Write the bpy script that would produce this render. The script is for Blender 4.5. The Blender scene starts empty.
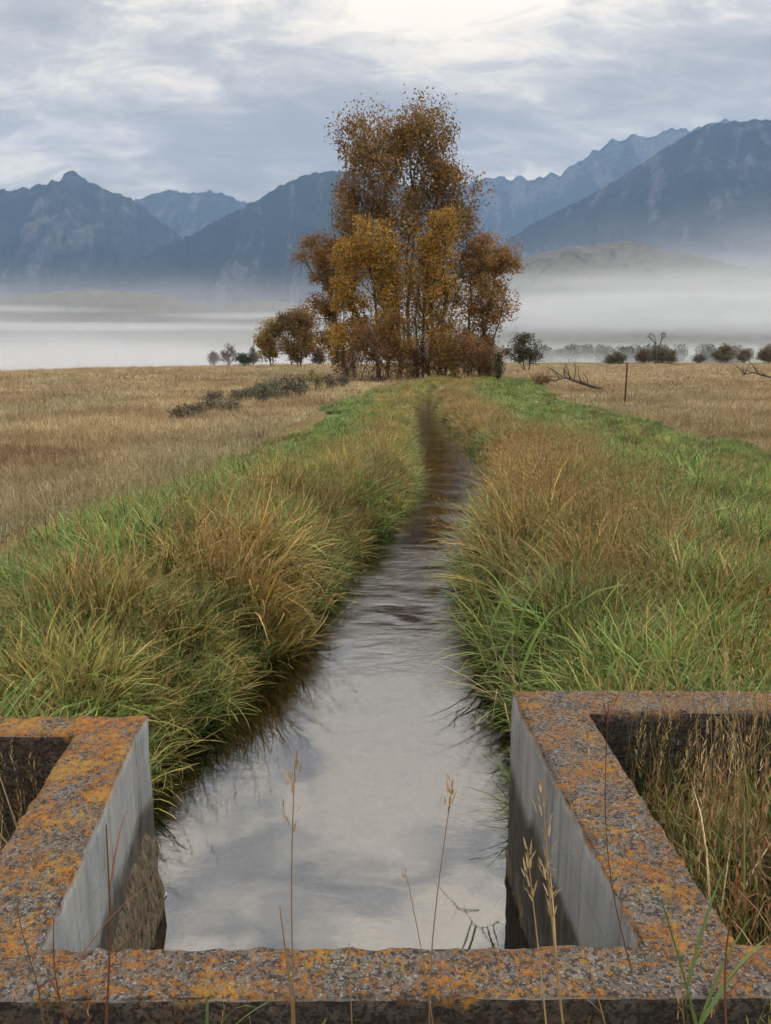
import bpy, math, random
import numpy as np
random.seed(7); rng = np.random.default_rng(7)
C = bpy.context.scene.collection
R = math.radians
# ---------------------------------------------------------------- camera
H = 1.15; PITCH = R(11.13); F = 788.0
sc = bpy.context.scene
cd = bpy.data.cameras.new('camera'); cam = bpy.data.objects.new('camera', cd); C.objects.link(cam)
cam.location = (0, 0, H); cam.rotation_euler = (R(90)-PITCH, 0, 0)
cd.sensor_fit = 'VERTICAL'; cd.sensor_height = 24; cd.lens = F/1024*24
cd.clip_start = 0.05; cd.clip_end = 80000
sc.camera = cam
def ray(px, py):
    x = (px-385.5)/F; v = (512-py)/F
    return np.array((x, math.cos(PITCH)+v*math.sin(PITCH), -math.sin(PITCH)+v*math.cos(PITCH)))
def at_z(px, py, z):
    d = ray(px, py); t = (z-H)/d[2]; return d[0]*t, d[1]*t
def at_y(px, py, Y):
    d = ray(px, py); t = Y/d[1]; return np.array((d[0]*t, Y, H+d[2]*t))

# ---------------------------------------------------------------- numpy noise
def _h(ix, iy, seed):
    h = (ix.astype(np.int64)*374761393 + iy.astype(np.int64)*668265263 + seed*974634777) & 0xffffffff
    h = ((h ^ (h >> 13))*1274126177) & 0xffffffff
    h = ((h ^ (h >> 16))*2246822519) & 0xffffffff
    return (h ^ (h >> 15))/4294967296.0*2*np.pi
def pn(x, y, seed=0):
    x = np.asarray(x, float); y = np.asarray(y, float)
    ix = np.floor(x); iy = np.floor(y); fx = x-ix; fy = y-iy
    def g(a, b):
        t = _h(ix+a, iy+b, seed); return np.cos(t)*(fx-a)+np.sin(t)*(fy-b)
    u = fx*fx*fx*(fx*(fx*6-15)+10); v = fy*fy*fy*(fy*(fy*6-15)+10)
    n0 = g(0, 0)*(1-u)+g(1, 0)*u; n1 = g(0, 1)*(1-u)+g(1, 1)*u
    return (n0*(1-v)+n1*v)*1.5
def fbm(x, y, o=4, seed=0):
    s = 0; a = 1; t = 0
    for k in range(o):
        s = s+a*pn(x*2**k, y*2**k, seed+k*17); t += a; a *= .5
    return s/t
def ridged(x, y, o=5, seed=0):
    s = 0; a = 1; t = 0; w = 1
    for k in range(o):
        n = 1-np.abs(pn(x*2**k, y*2**k, seed+k*17))*1.6
        n = np.clip(n, 0, 1)**2
        s = s+a*n*w; w = np.clip(n*1.4, 0, 1); t += a; a *= .5
    return s/t
def sst(x, a, b):
    t = np.clip((x-a)/(b-a), 0, 1); return t*t*(3-2*t)

# ---------------------------------------------------------------- helpers
def link(o, parent=None):
    C.objects.link(o)
    if parent is not None: o.parent = parent
    return o
def mesh_np(name, verts, faces4, mat, parent=None, faces3=None, smooth=False, attrs=None, mats=None):
    """verts (n,3), faces4 (m,4), faces3 (k,3)"""
    me = bpy.data.meshes.new(name)
    verts = np.asarray(verts, dtype=np.float32).reshape(-1, 3)
    f4 = np.zeros((0, 4), np.int32) if faces4 is None else np.asarray(faces4, np.int32).reshape(-1, 4)
    f3 = np.zeros((0, 3), np.int32) if faces3 is None else np.asarray(faces3, np.int32).reshape(-1, 3)
    me.vertices.add(len(verts)); me.vertices.foreach_set('co', verts.ravel())
    loops = np.concatenate([f4.ravel(), f3.ravel()])
    me.loops.add(len(loops)); me.loops.foreach_set('vertex_index', loops)
    n4, n3 = len(f4), len(f3)
    start = np.concatenate([np.arange(n4)*4, n4*4+np.arange(n3)*3]).astype(np.int32)
    me.polygons.add(n4+n3); me.polygons.foreach_set('loop_start', start)
    if smooth: me.polygons.foreach_set('use_smooth', np.ones(n4+n3, bool))
    for nm, (typ, arr) in (attrs or {}).items():
        a = me.attributes.new(nm, typ, 'POINT')
        key = {'FLOAT': 'value', 'INT': 'value', 'FLOAT_VECTOR': 'vector', 'FLOAT_COLOR': 'color'}[typ]
        a.data.foreach_set(key, np.asarray(arr, np.int32 if typ == 'INT' else np.float32).ravel())
    me.update(calc_edges=True); me.validate()
    if mat: me.materials.append(mat)
    return link(bpy.data.objects.new(name, me), parent)
def tag(o, label=None, cat=None, group=None, kind=None):
    for k, v in (('label', label), ('category', cat), ('group', group), ('kind', kind)):
        if v: o[k] = v
    return o
def empty(name, loc, label, cat, group=None):
    o = bpy.data.objects.new(name, None); link(o); o.location = loc; o.empty_display_size = .2
    return tag(o, label, cat, group)

# ---------------------------------------------------------------- materials
class NT:
    def __init__(s, name, world=False):
        if world:
            s.m = bpy.data.worlds.new(name); sc.world = s.m
        else: s.m = bpy.data.materials.new(name)
        s.m.use_nodes = True; s.t = s.m.node_tree; s.t.nodes.clear()
        s.out = s.t.nodes.new('ShaderNodeOutputWorld' if world else 'ShaderNodeOutputMaterial')
    def n(s, typ, ins=None, **kw):
        nd = s.t.nodes.new('ShaderNode'+typ)
        for k, v in kw.items(): setattr(nd, k, v)
        for k, v in (ins or {}).items():
            sock = nd.inputs[k]
            if hasattr(v, 'is_linked') or hasattr(v, 'links'): s.t.links.new(v, sock)
            else: sock.default_value = v
        return nd
    def math(s, op, a, b=0.0, c=None, clamp=False):
        ins = {0: a, 1: b}
        if c is not None: ins[2] = c
        return s.n('Math', ins, operation=op, use_clamp=clamp).outputs[0]
    def noise(s, vec, scale, detail=4, rough=.55, dist=0, out='Fac'):
        ins = {'Scale': scale, 'Detail': detail, 'Roughness': rough, 'Distortion': dist}
        if vec is not None: ins['Vector'] = vec
        return s.n('TexNoise', ins).outputs[out]
    def ramp(s, fac, stops, interp='LINEAR'):
        r = s.n('ValToRGB', {'Fac': fac}); r.color_ramp.interpolation = interp
        e = r.color_ramp.elements
        while len(e) < len(stops): e.new(.5)
        for i, (p, c) in enumerate(stops):
            e[i].position = p
            e[i].color = (c, c, c, 1) if not isinstance(c, tuple) else (*c, 1)
        return r.outputs['Color']
    def mix(s, fac, a, b, blend='MIX'):
        nd = s.t.nodes.new('ShaderNodeMix'); nd.data_type = 'RGBA'; nd.blend_type = blend
        for i, v in ((0, fac), (6, a), (7, b)):
            if hasattr(v, 'links'): s.t.links.new(v, nd.inputs[i])
            else: nd.inputs[i].default_value = v if i == 0 else ((*v, 1) if len(v) == 3 else v)
        return nd.outputs[2]
    def scale(s, vec, v): return s.n('Mapping', {'Vector': vec, 'Scale': v}).outputs[0]
    def bump(s, h, strength=.5, dist=.01, normal=None):
        ins = {'Height': h, 'Strength': strength, 'Distance': dist}
        if normal is not None: ins['Normal'] = normal
        return s.n('Bump', ins).outputs[0]
    def pbsdf(s, col, rough=.8, normal=None, spec=.3, **kw):
        ins = {'Base Color': col if hasattr(col, 'links') else (*col, 1), 'Roughness': rough, 'Specular IOR Level': spec}
        if normal is not None: ins['Normal'] = normal
        ins.update(kw)
        return s.n('BsdfPrincipled', ins).outputs[0]
    def surf(s, sh): s.t.links.new(sh, s.out.inputs['Surface']); return s.m
    def vol(s, sh): s.t.links.new(sh, s.out.inputs['Volume']); return s.m
    def geo(s, o='Position'): return s.n('NewGeometry').outputs[o]
    def obj(s): return s.n('TexCoord').outputs['Object']
    def attr(s, name, typ='GEOMETRY', o='Color'): return s.n('Attribute', attribute_name=name, attribute_type=typ).outputs[o]

def leafy(name, attr_name='col', instanced=False, trans=.3, blades=False, rough=.55):
    t = NT(name)
    col = t.attr(attr_name, 'INSTANCER' if instanced else 'GEOMETRY')
    if blades:
        b = t.n('SeparateColor', {'Color': t.attr('bl')})
        # per blade tint: some blades straw coloured, some rusty, tips drier
        fac = t.math('ADD', t.math('MULTIPLY', b.outputs[0], .55), t.math('MULTIPLY', t.math('POWER', b.outputs[1], 2.5), .35))
        dry = t.mix(b.outputs[2], (.50, .37, .18), (.32, .145, .06))
        f2 = t.ramp(fac, [(.42, 0.0), (.85, .6)])
        col = t.mix(f2, col, dry)
        v = t.math('ADD', t.math('MULTIPLY', t.math('POWER', b.outputs[2], 1.4), 1.35), .42)
        col = t.mix(1.0, col, t.n('CombineColor', {0: v, 1: v, 2: v}).outputs[0], 'MULTIPLY')
    p = t.pbsdf(col, rough, spec=.25)
    tr = t.n('BsdfTranslucent', {'Color': col}).outputs[0]
    return t.surf(t.n('MixShader', {0: trans, 1: p, 2: tr}).outputs[0])

def mat_concrete(name, side=False):
    t = NT(name); P = t.geo()
    nz = t.n('SeparateXYZ', {0: t.geo('Normal')}).outputs[2]
    z = t.n('SeparateXYZ', {0: P}).outputs[2]
    big = t.noise(P, 3.5, 5, .6); med = t.noise(P, 14, 6, .65); fine = t.noise(P, 130, 5, .75)
    base = t.ramp(med, [(.3, (.10, .095, .085)), (.5, (.175, .168, .155)), (.7, (.29, .28, .25))])
    base = t.mix(t.ramp(fine, [(.35, .0), (.65, .55)]), base, (.09, .085, .09))
    vor = t.n('TexVoronoi', {'Vector': P, 'Scale': 95.0, 'Randomness': 1.0})
    vr = t.n('SeparateColor', {0: vor.outputs['Color']})
    # crust lichens: black, pale grey, orange
    wp = t.mix(.018, P, t.noise(P, 120, 3, .6, out='Color'), 'ADD')
    v2 = t.n('TexVoronoi', {'Vector': wp, 'Scale': 150.0}); v2c = t.n('SeparateColor', {0: v2.outputs['Color']})
    v3 = t.n('TexVoronoi', {'Vector': wp, 'Scale': 300.0}); v3c = t.n('SeparateColor', {0: v3.outputs['Color']})
    blackf = t.math('MULTIPLY', t.math('GREATER_THAN', t.math('ADD', v2c.outputs[0], t.math('MULTIPLY', big, .5)), .86), .85)
    palef = t.math('MULTIPLY', t.math('GREATER_THAN', v3c.outputs[1], .84), .75)
    top = t.mix(palef, base, (.40, .385, .35))
    top = t.mix(blackf, top, (.035, .03, .035))
    pinkf = t.math('MULTIPLY', t.math('GREATER_THAN', v3c.outputs[2], .86), .6)
    top = t.mix(pinkf, top, (.17, .15, .12))
    on = t.math('ADD', t.math('ADD', t.math('MULTIPLY', t.noise(P, 9, 3, .6), .50), t.math('MULTIPLY', t.noise(P, 48, 6, .8), 1.12)), t.math('MULTIPLY', v3c.outputs[0], .16))
    px_ = t.n('SeparateXYZ', {0: P})
    bias = t.math('MULTIPLY', t.n('MapRange', {'Value': px_.outputs[0], 'From Min': -.4, 'From Max': -.75}).outputs[0], t.n('MapRange', {'Value': px_.outputs[1], 'From Min': 1.6, 'From Max': 2.2}).outputs[0])
    on = t.math('ADD', t.math('ADD', on, .0), t.math('MULTIPLY', bias, .07))
    of = t.ramp(on, [(.905, 0.0), (.965, .88)])
    ocol = t.mix(t.ramp(t.noise(P, 50, 3, .6), [(.35, 0.0), (.65, 1.0)]), (.47, .21, .035), (.26, .105, .032))
    ocol = t.mix(t.ramp(t.noise(P, 7, 2), [(.5, 0.0), (.62, .6)]), ocol, (.46, .27, .05))
    top = t.mix(of, top, ocol)
    # formwork sides: smooth bluish grey with vertical streaks, dark wet band below
    sm = t.noise(t.scale(P, (9, 9, 1.6)), 1.0, 5, .6)
    sidec = t.ramp(sm, [(.3, (.22, .23, .24)), (.55, (.32, .335, .345)), (.75, (.42, .425, .42))])
    drip = t.noise(t.scale(P, (30, 30, 1.2)), 1.0, 4, .7); sidec = t.mix(t.ramp(drip, [(.52, 0.0), (.68, .6)]), sidec, (.075, .072, .068))
    sidec = t.mix(t.ramp(t.noise(P, 7, 6, .7), [(.50, 0.0), (.68, .55)]), sidec, (.36, .345, .31))
    brd = t.math('PINGPONG', t.math('ADD', z, t.math('MULTIPLY', t.noise(P, 3, 2), .01)), .075)
    sidec = t.mix(t.math('MULTIPLY', t.math('LESS_THAN', brd, .0022), .3), sidec, (.08, .08, .08))
    pits = t.n('TexVoronoi', {'Vector': P, 'Scale': 30.0}); pc = t.n('SeparateColor', {0: pits.outputs['Color']})
    pitf = t.math('MULTIPLY', t.math('LESS_THAN', pits.outputs['Distance'], .10), t.math('GREATER_THAN', pc.outputs[0], .72))
    sidec = t.mix(t.math('MULTIPLY', pitf, .7), sidec, (.04, .04, .045))
    zz = t.math('ADD', z, t.math('MULTIPLY', t.math('SUBTRACT', t.noise(P, 5, 5, .65), .5), .22))
    wet = t.n('MapRange', {'Value': zz, 'From Min': -.26, 'From Max': -.32}).outputs[0]
    wetc = t.ramp(t.noise(t.scale(P, (20, 20, 5)), 1.0, 6, .7), [(.35, (.025, .022, .02)), (.55, (.075, .065, .055)), (.75, (.17, .15, .125))])
    sidec = t.mix(t.math('MULTIPLY', wet, .93), sidec, wetc)
    rim = t.n('MapRange', {'Value': zz, 'From Min': -.045, 'From Max': .02}).outputs[0]
    sidec = t.mix(t.math('MULTIPLY', rim, .75), sidec, top)
    f = t.n('MapRange', {'Value': nz, 'From Min': .35, 'From Max': .75}).outputs[0]
    rough_side = t.mix(blackf, t.mix(t.math('MULTIPLY', of, .35), base, ocol), (.03, .028, .03))
    rough_side = t.mix(t.ramp(t.noise(t.scale(P, (1, 1, 2)), 22, 6, .75), [(.38, .85), (.62, .25)]), rough_side, (.026, .024, .024))
    col = t.mix(f, rough_side if side else sidec, top)
    hgt = t.math('ADD', t.math('MULTIPLY', fine, .6), t.math('ADD', t.math('MULTIPLY', of, .35), t.math('MULTIPLY', v3.outputs['Distance'], .6)))
    k = t.math('ADD', t.math('MULTIPLY', f, .8), .15 if not side else .7)
    nrm = t.bump(t.math('MULTIPLY', hgt, k), .9, .006)
    return t.surf(t.pbsdf(col, .88, nrm, .2))
M_conc = mat_concrete('lichen_concrete'); M_rough = mat_concrete('weathered_concrete', True)

def mat_simple(name, c1, c2, scale=8, rough=.9, bump=.4, dist=.01, stretch=(1, 1, 1), world=False):
    t = NT(name); P = t.scale(t.geo() if world else t.obj(), stretch)
    n = t.noise(P, scale, 6, .65)
    return t.surf(t.pbsdf(t.ramp(n, [(.3, c1), (.7, c2)]), rough, t.bump(n, bump, dist), .2))
M_bark = mat_simple('cottonwood_bark', (.045, .038, .034), (.17, .15, .135), 1.2, .9, .6, .05, (3, 3, .6))
M_bark_pale = mat_simple('pale_bark', (.09, .08, .07), (.33, .31, .28), 1.5, .9, .5, .04, (3, 3, .8))
M_twig = mat_simple('twig_bark', (.05, .034, .03), (.13, .085, .07), 2, .9, .3, .02)
M_rust = mat_simple('rusted_steel', (.05, .02, .012), (.13, .055, .03), 30, .8, .4, .004)
M_crust = mat_simple('root_crust', (.02, .016, .010), (.33, .27, .19), 34, .95, 1.0, .02, (2.4, 2.4, .9), True)
M_cord = mat_simple('pale_cord', (.35, .34, .31), (.6, .58, .52), 60, .8, .2, .002)
M_leaf = leafy('tree_leaves', trans=.35)
M_needle = leafy('dark_leaves', trans=.12)
M_blade = leafy('grass_blades', 'col', True, .13, True, .5)
M_stalk = leafy('stalks', trans=.3)

# ---------------------------------------------------------------- canal outline and terrain
_yw = np.array([-5, 1.0, 2.2, 2.7, 3.4, 4.05, 4.8, 5.9, 7.1, 8.9, 10.2, 13, 17.9, 23.7, 30, 36, 42, 60, 90])
_l = np.array([-.73, -.73, -.80, -1.02, -1.06, -.90, -.70, -.54, -.32, .08, .34, .54, .66, .80, 1.12, 1.85, 3.1, 6.0, 9.0])
_r = np.array([.48, .48, .46, .56, .68, .70, .70, .72, .88, 1.34, 1.56, 1.66, 1.66, 1.68, 1.82, 2.35, 3.6, 6.6, 9.6])
def Lc(Y): return np.interp(Y, _yw, _l)+.05*pn(Y*.9, Y*0+3.3, 5)*sst(Y, 2.6, 4)
def Rc(Y): return np.interp(Y, _yw, _r)+.05*pn(Y*.9, Y*0+7.7, 6)*sst(Y, 2.6, 4)
WATER = -.70
def edge_dist(az):     # distance of the terrace edge by azimuth
    return np.interp(az, [-60, -27, -10, 0, 8, 27, 60], [62, 88, 150, 190, 230, 260, 260])
def ground(X, Y):
    X = np.asarray(X, float); Y = np.asarray(Y, float)
    r = np.hypot(X, Y)
    z = -.46+.05*fbm(X*.25, Y*.25, 3, 1)+sst(r, 10, 60)*.12*fbm(X*.04, Y*.04, 2, 9)
    l, rr = Lc(Y), Rc(Y)
    dl, dr = l-X, X-rr            # positive on land
    d = np.maximum(dl, dr)
    bank = np.exp(-((dl-1.3)/1.0)**2)*.16*sst(Y, 2.5, 6)+np.exp(-((dr-1.6)/1.4)**2)*.12*sst(Y, 2.5, 6)
    z = z+bank*(1-sst(Y, 55, 75))
    bed = -.95+.07*fbm(X*2.2, Y*2.2, 4, 4)
    chan = sst(d, .28, -.05)*(1-sst(Y, 37, 42))
    z = z*(1-chan)+bed*chan
    # wells inside the concrete boxes, and the ground in front of the weir
    inbox = ((X > .6)|(X < -.85))&(Y < 2.62)&(Y > 1.2)
    z = np.where(inbox, -.52+.05*fbm(X*3, Y*3, 3, 8), z)
    front = sst(Y, 1.30, 1.2); z = z*(1-front)+(-.42+.04*fbm(X*3, Y*3, 2, 3))*front
    az = np.degrees(np.arctan2(X, np.maximum(Y, 1e-3)))
    E = edge_dist(az)*(1+.06*pn(az*.15, az*0, 12))
    far = sst(r, E, E+150)
    side_ = sst(az, -6, 6)                    # the valley floor lies higher on the right
    z = z*(1-far)+(-26+19*side_)*far
    f2 = sst(r, E+150, 1500); z = z-f2*24*(1-side_)+side_*np.clip((r-600)/2400, 0, 1.2)*38
    z = z+sst(r, 400, 1500)*(6-4*side_)*fbm(X*.0012, Y*.0012, 3, 21)
    return z
def axis(parts):
    a = np.concatenate([np.arange(s, e, st) for s, e, st in parts]); return a
gx = np.linspace(0, 1, 60)
xp = np.concatenate([np.arange(-2.4, 2.8, .08), 2.8+(np.exp(np.linspace(0, 1, 90)*8.6)-1)*3.2])
xn = -2.4-(np.exp(np.linspace(0, 1, 90)*8.6)-1)[1:]*3.2
xs = np.sort(np.concatenate([xn, xp]))
ys = np.concatenate([np.arange(-6, .8, .4), np.arange(.8, 8, .09), np.arange(8, 20, .2), 20+(np.exp(np.linspace(0, 1, 190)*6.9)-1)*17.5])
ys = np.concatenate([[-3000, -800, -200, -50, -15], ys])
XX, YY = np.meshgrid(xs, ys); ZZ = ground(XX, YY)
def grid_faces(ny, nx):
    i = np.arange(ny-1)[:, None]*nx+np.arange(nx-1)[None]
    return np.stack([i, i+1, i+nx+1, i+nx], -1).reshape(-1, 4)
t = NT('meadow_ground'); P = t.geo(); sx = t.n('SeparateXYZ', {0: P})
n1 = t.noise(P, .5, 5, .6); n2 = t.noise(t.scale(P, (1, .45, 1)), .09, 5, .65); n3 = t.noise(P, 18, 5, .7)
straw = t.ramp(n2, [(.3, (.16, .12, .055)), (.5, (.25, .195, .095)), (.7, (.32, .26, .145))])
straw = t.mix(t.ramp(n1, [(.42, 0.0), (.6, .45)]), straw, (.12, .085, .045))
straw = t.mix(t.ramp(n3, [(.35, .6), (.6, 0.0)]), straw, (.06, .045, .025))
far = t.n('VectorMath', {0: P}, operation='LENGTH').outputs['Value']
fields = t.n('TexVoronoi', {'Vector': t.scale(P, (.0016, .0045, 0)), 'Scale': 1.0})
fcol = t.ramp(t.n('SeparateColor', {0: fields.outputs['Color']}).outputs[0], [(.25, (.10, .12, .06)), (.5, (.17, .17, .09)), (.8, (.24, .21, .13))], 'CONSTANT')
col = t.mix(t.n('MapRange', {'Value': far, 'From Min': 250, 'From Max': 500}).outputs[0], straw, fcol)
soil = t.ramp(t.noise(P, 9, 6, .7), [(.3, (.018, .014, .009)), (.7, (.06, .045, .028))])
wetf = t.n('MapRange', {'Value': sx.outputs[2], 'From Min': -.42, 'From Max': -.62}).outputs[0]
nearf = t.n('MapRange', {'Value': far, 'From Min': 90, 'From Max': 60}).outputs[0]
col = t.mix(t.math('MULTIPLY', wetf, nearf), col, soil)
bedc = t.ramp(t.noise(P, 16, 7, .75), [(.35, (.03, .022, .012)), (.5, (.10, .078, .045)), (.68, (.24, .20, .135))])
col = t.mix(t.math('MULTIPLY', t.n('MapRange', {'Value': sx.outputs[2], 'From Min': -.76, 'From Max': -.86}).outputs[0], nearf), col, bedc)
t.surf(t.pbsdf(col, .95, t.bump(n3, .5, .03), .1)); M_ground = t.m
tag(mesh_np('ground', np.stack([XX, YY, ZZ], -1), grid_faces(len(ys), len(xs)), M_ground, smooth=True), kind='structure')

# ---------------------------------------------------------------- water
wy = np.concatenate([np.arange(1.3, 12, .045), np.arange(12, 75, .3)])
wu = np.linspace(-.35, 1.35, 60)
WY, WU = np.meshgrid(wy, wu, indexing='ij'); l, r_ = Lc(WY), Rc(WY); WX = l+(r_-l)*WU
rip = sst(WY, 4.1, 5.6)*(1-.4*sst(WY, 14, 25))
WZ = WATER+.0007*pn(WX*7, WY*5, 31)+.0011*ridged(WX*2.6+.9*WY, WY*3.4-.5*WX, 3, 36)*(1-rip)*sst(fbm(WX*1.4, WY*1.1, 2, 37), -.1, .3)+rip*(.003*ridged(WX*2.1+.7*WY, WY*2.2, 4, 33)+.0012*fbm(WX*8, WY*13, 3, 34))+.018*sst(WY, 6.5, 9)+.02*sst(WY, 10.5, 13)
t = NT('stream_water'); P = t.geo(); sy = t.n('SeparateXYZ', {0: P}).outputs[1]
ra = t.noise(t.scale(P, (1.0, 2.2, 1)), 9, 4, .6, .6)
rb = t.noise(t.scale(P, (1.0, 2.6, 1)), 30, 3, .6, .4)
amp = t.ramp(t.n('MapRange', {'Value': sy, 'From Min': 2.2, 'From Max': 7.0}).outputs[0], [(0.0, .12), (.35, .16), (.55, .8), (1.0, 1.0)])
patch = t.ramp(t.noise(t.scale(P, (.8, 1.6, 1)), 1.3, 3, .6), [(.42, .25), (.58, 1.3)])
hgt = t.math('MULTIPLY', t.math('ADD', ra, t.math('MULTIPLY', rb, .35)), t.math('MULTIPLY', amp, patch))
bm_ = t.bump(hgt, .5, .006)
fr = t.n('LayerWeight', {'Blend': .30, 'Normal': bm_}).outputs['Fresnel']
fac = t.n('MapRange', {'Value': fr, 'From Min': 0.0, 'From Max': .8, 'To Min': .22, 'To Max': 1.0}).outputs[0]
gl = t.n('BsdfGlossy', {'Color': (.92, .96, 1.0, 1), 'Roughness': .004, 'Normal': bm_}).outputs[0]
tp = t.n('BsdfTransparent', {'Color': (.40, .30, .185, 1)}).outputs[0]
t.surf(t.n('MixShader', {0: fac, 1: tp, 2: gl}).outputs[0]); M_water = t.m
tag(mesh_np('water', np.stack([WX, WY, WZ], -1), grid_faces(len(wy), len(wu)), M_water, smooth=True), kind='structure')

# ---------------------------------------------------------------- concrete weir
import bmesh
weir = empty('concrete_weir', (0, 0, 0), 'grey concrete headgate weir crusted with orange lichen, spanning the ditch in the foreground', 'weir')
def weir_body():
    bx_ = lambda x: (x, 1.225+(x+2.6)/5.2*.037)
    A_ = [(-2.6, 1.352), (-.885, 1.3655), (-.682, 1.367), (.512, 1.3765), (.703, 1.378), (2.6, 1.392)]; B_ = [bx_(p[0]) for p in A_]
    c3, c4, c5, d3, d4, d5 = (.447, 2.423), (.668, 2.423), (2.6, 2.44), (.447, 2.60), (.668, 2.60), (2.6, 2.60)
    e2, e1, e0, f0, f1, f2 = (-.777, 2.265), (-.972, 2.265), (-2.6, 2.265), (-2.6, 2.385), (-.972, 2.398), (-.777, 2.40)
    quads = [(B_[i], B_[i+1], A_[i+1], A_[i]) for i in range(5)]+[(A_[3], A_[4], c4, c3), (c3, c4, d4, d3), (c4, c5, d5, d4), (A_[1], A_[2], e2, e1), (e1, e2, f2, f1), (e0, e1, f1, f0)]
    bm = bmesh.new(); vt, vb = {}, {}
    for q in quads:
        for p in q:
            if p not in vt: vt[p] = bm.verts.new((*p, 0)); vb[p] = bm.verts.new((*p, -1.1))
    edges = {}
    for q in quads:
        bm.faces.new([vt[p] for p in q]); bm.faces.new([vb[p] for p in reversed(q)])
        for k in range(4): edges[(q[k], q[(k+1) % 4])] = 1
    for (p, q) in edges:
        if (q, p) not in edges:
            f = bm.faces.new((vt[q], vt[p], vb[p], vb[q])); f.normal_update(); c = f.calc_center_median()
            canal = -.80 < c.x < .53 and 1.37 < c.y < 2.56
            f.material_index = 0 if canal else 1
    bm.normal_update()
    sharp = [e for e in bm.edges if len(e.link_faces) == 2 and e.calc_face_angle(0) > .5]
    bmesh.ops.bevel(bm, geom=sharp, offset=.007, segments=2, affect='EDGES', profile=.6)
    for k in range(9):
        es = [e for e in bm.edges if e.calc_length() > .035]
        if not es: break
        bmesh.ops.subdivide_edges(bm, edges=es, cuts=1, use_grid_fill=True)
    bmesh.ops.triangulate(bm, faces=[f for f in bm.faces if len(f.verts) > 4])
    bm.normal_update()
    co = np.array([v.co[:] for v in bm.verts]); no = np.array([v.normal[:] for v in bm.verts])
    nz = .0035*(pn(co[:, 0]*14+co[:, 2]*5, co[:, 1]*14+co[:, 2]*8, 2))+.0026*pn(co[:, 0]*48+co[:, 2]*31, co[:, 1]*48+co[:, 2]*27, 4)
    edge_ = np.abs(no[:, 2]*np.hypot(no[:, 0], no[:, 1]))*2          # arrises: more wear
    nz = nz-edge_*.010*np.clip(.3+1.6*pn(co[:, 0]*22, co[:, 1]*22, 9)+pn(co[:, 0]*60, co[:, 1]*60, 10), 0, 2)
    for v, n_, k in zip(bm.verts, no, nz): v.co += Vector(n_)*float(k)
    me = bpy.data.meshes.new('wall'); bm.to_mesh(me); bm.free(); me.materials.append(M_conc); me.materials.append(M_rough)
    for p in me.polygons: p.use_smooth = True
    return link(bpy.data.objects.new('wall', me), weir)
from mathutils import Vector
weir_body()
# worn footings standing proud under the waterline
def footing(name, x0, y0, x1, y1, out, seed, top, mat, bulge=.03):
    n, m = 60, 26; s = np.linspace(0, 1, n)[:, None]; v = np.linspace(0, 1, m)[None]
    zt = top+.05*pn(s*6, s*0, seed)
    z = zt+(-1.1-zt)*v
    lump = np.abs(pn(s*9, v*4, seed))*.9+np.abs(pn(s*26, v*14, seed+1))*.4
    off = np.minimum(v*6, 1)**.6*(bulge*(.45+1.3*sst(v+s*0, .2, .8))+bulge*1.5*lump)
    X = x0+(x1-x0)*s+out*off-out*.012; Y = y0+(y1-y0)*s+0*v
    return mesh_np(name, np.stack([X, Y, z+0*s], -1), grid_faces(n, m), mat, weir, smooth=True)
footing('footing_crust', -.683, 1.366, -.777, 2.40, 1, 40, -.37, M_crust, .018)
footing('footing_crust', .511, 1.40, .449, 2.6, -1, 41, -.42, M_crust, .016)
# matted roots bulging from the left footing
def blob(name, c, r, mat, parent, seed, sub=4, amp=.35, fr=2.2):
    bm = bmesh.new(); bmesh.ops.create_icosphere(bm, subdivisions=sub, radius=1)
    co = np.array([v.co[:] for v in bm.verts])
    n = fbm(co[:, 0]*fr+co[:, 2]*1.7, co[:, 1]*fr+co[:, 2]*.9, 4, seed)
    co = co*(1+amp*n)[:, None]*np.array(r)+np.array(c)
    for v, p in zip(bm.verts, co): v.co = p
    me = bpy.data.meshes.new(name); bm.to_mesh(me); bm.free()
    if mat: me.materials.append(mat)
    for p in me.polygons: p.use_smooth = True
    return link(bpy.data.objects.new(name, me), parent)
def tube(pts, rad, sides=6):
    pts = np.asarray(pts, float); n = len(pts); rad = np.broadcast_to(rad, (n,)) if np.ndim(rad) == 0 else np.asarray(rad)
    tg = np.gradient(pts, axis=0); tg /= np.linalg.norm(tg, axis=1)[:, None]+1e-9
    up = np.where(np.abs(tg[:, 2:3]) > .9, np.array([[1., 0, 0]]), np.array([[0, 0, 1.]]))
    a = np.cross(tg, up); a /= np.linalg.norm(a, axis=1)[:, None]; b = np.cross(tg, a)
    th = np.arange(sides)/sides*2*np.pi
    V = pts[:, None]+rad[:, None, None]*(np.cos(th)[None, :, None]*a[:, None]+np.sin(th)[None, :, None]*b[:, None])
    i = np.arange(n-1)[:, None]*sides; k = np.arange(sides)[None]; k2 = (k+1) % sides
    Fq = np.stack([i+k, i+k2, i+sides+k2, i+sides+k], -1).reshape(-1, 4)
    return V.reshape(-1, 3), Fq
class Acc:
    def __init__(s): s.v = []; s.f = []; s.c = []; s.n = 0
    def add(s, V, Fq, col=None):
        s.v.append(V); s.f.append(Fq+s.n); s.n += len(V)
        if col is not None: s.c.append(np.broadcast_to(np.array([*col, 1.0]), (len(V), 4)))
    def build(s, name, mat, parent=None, smooth=True):
        at = {'col': ('FLOAT_COLOR', np.concatenate(s.c))} if s.c else None
        return mesh_np(name, np.concatenate(s.v), np.concatenate(s.f), mat, parent, smooth=smooth, attrs=at)
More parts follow.
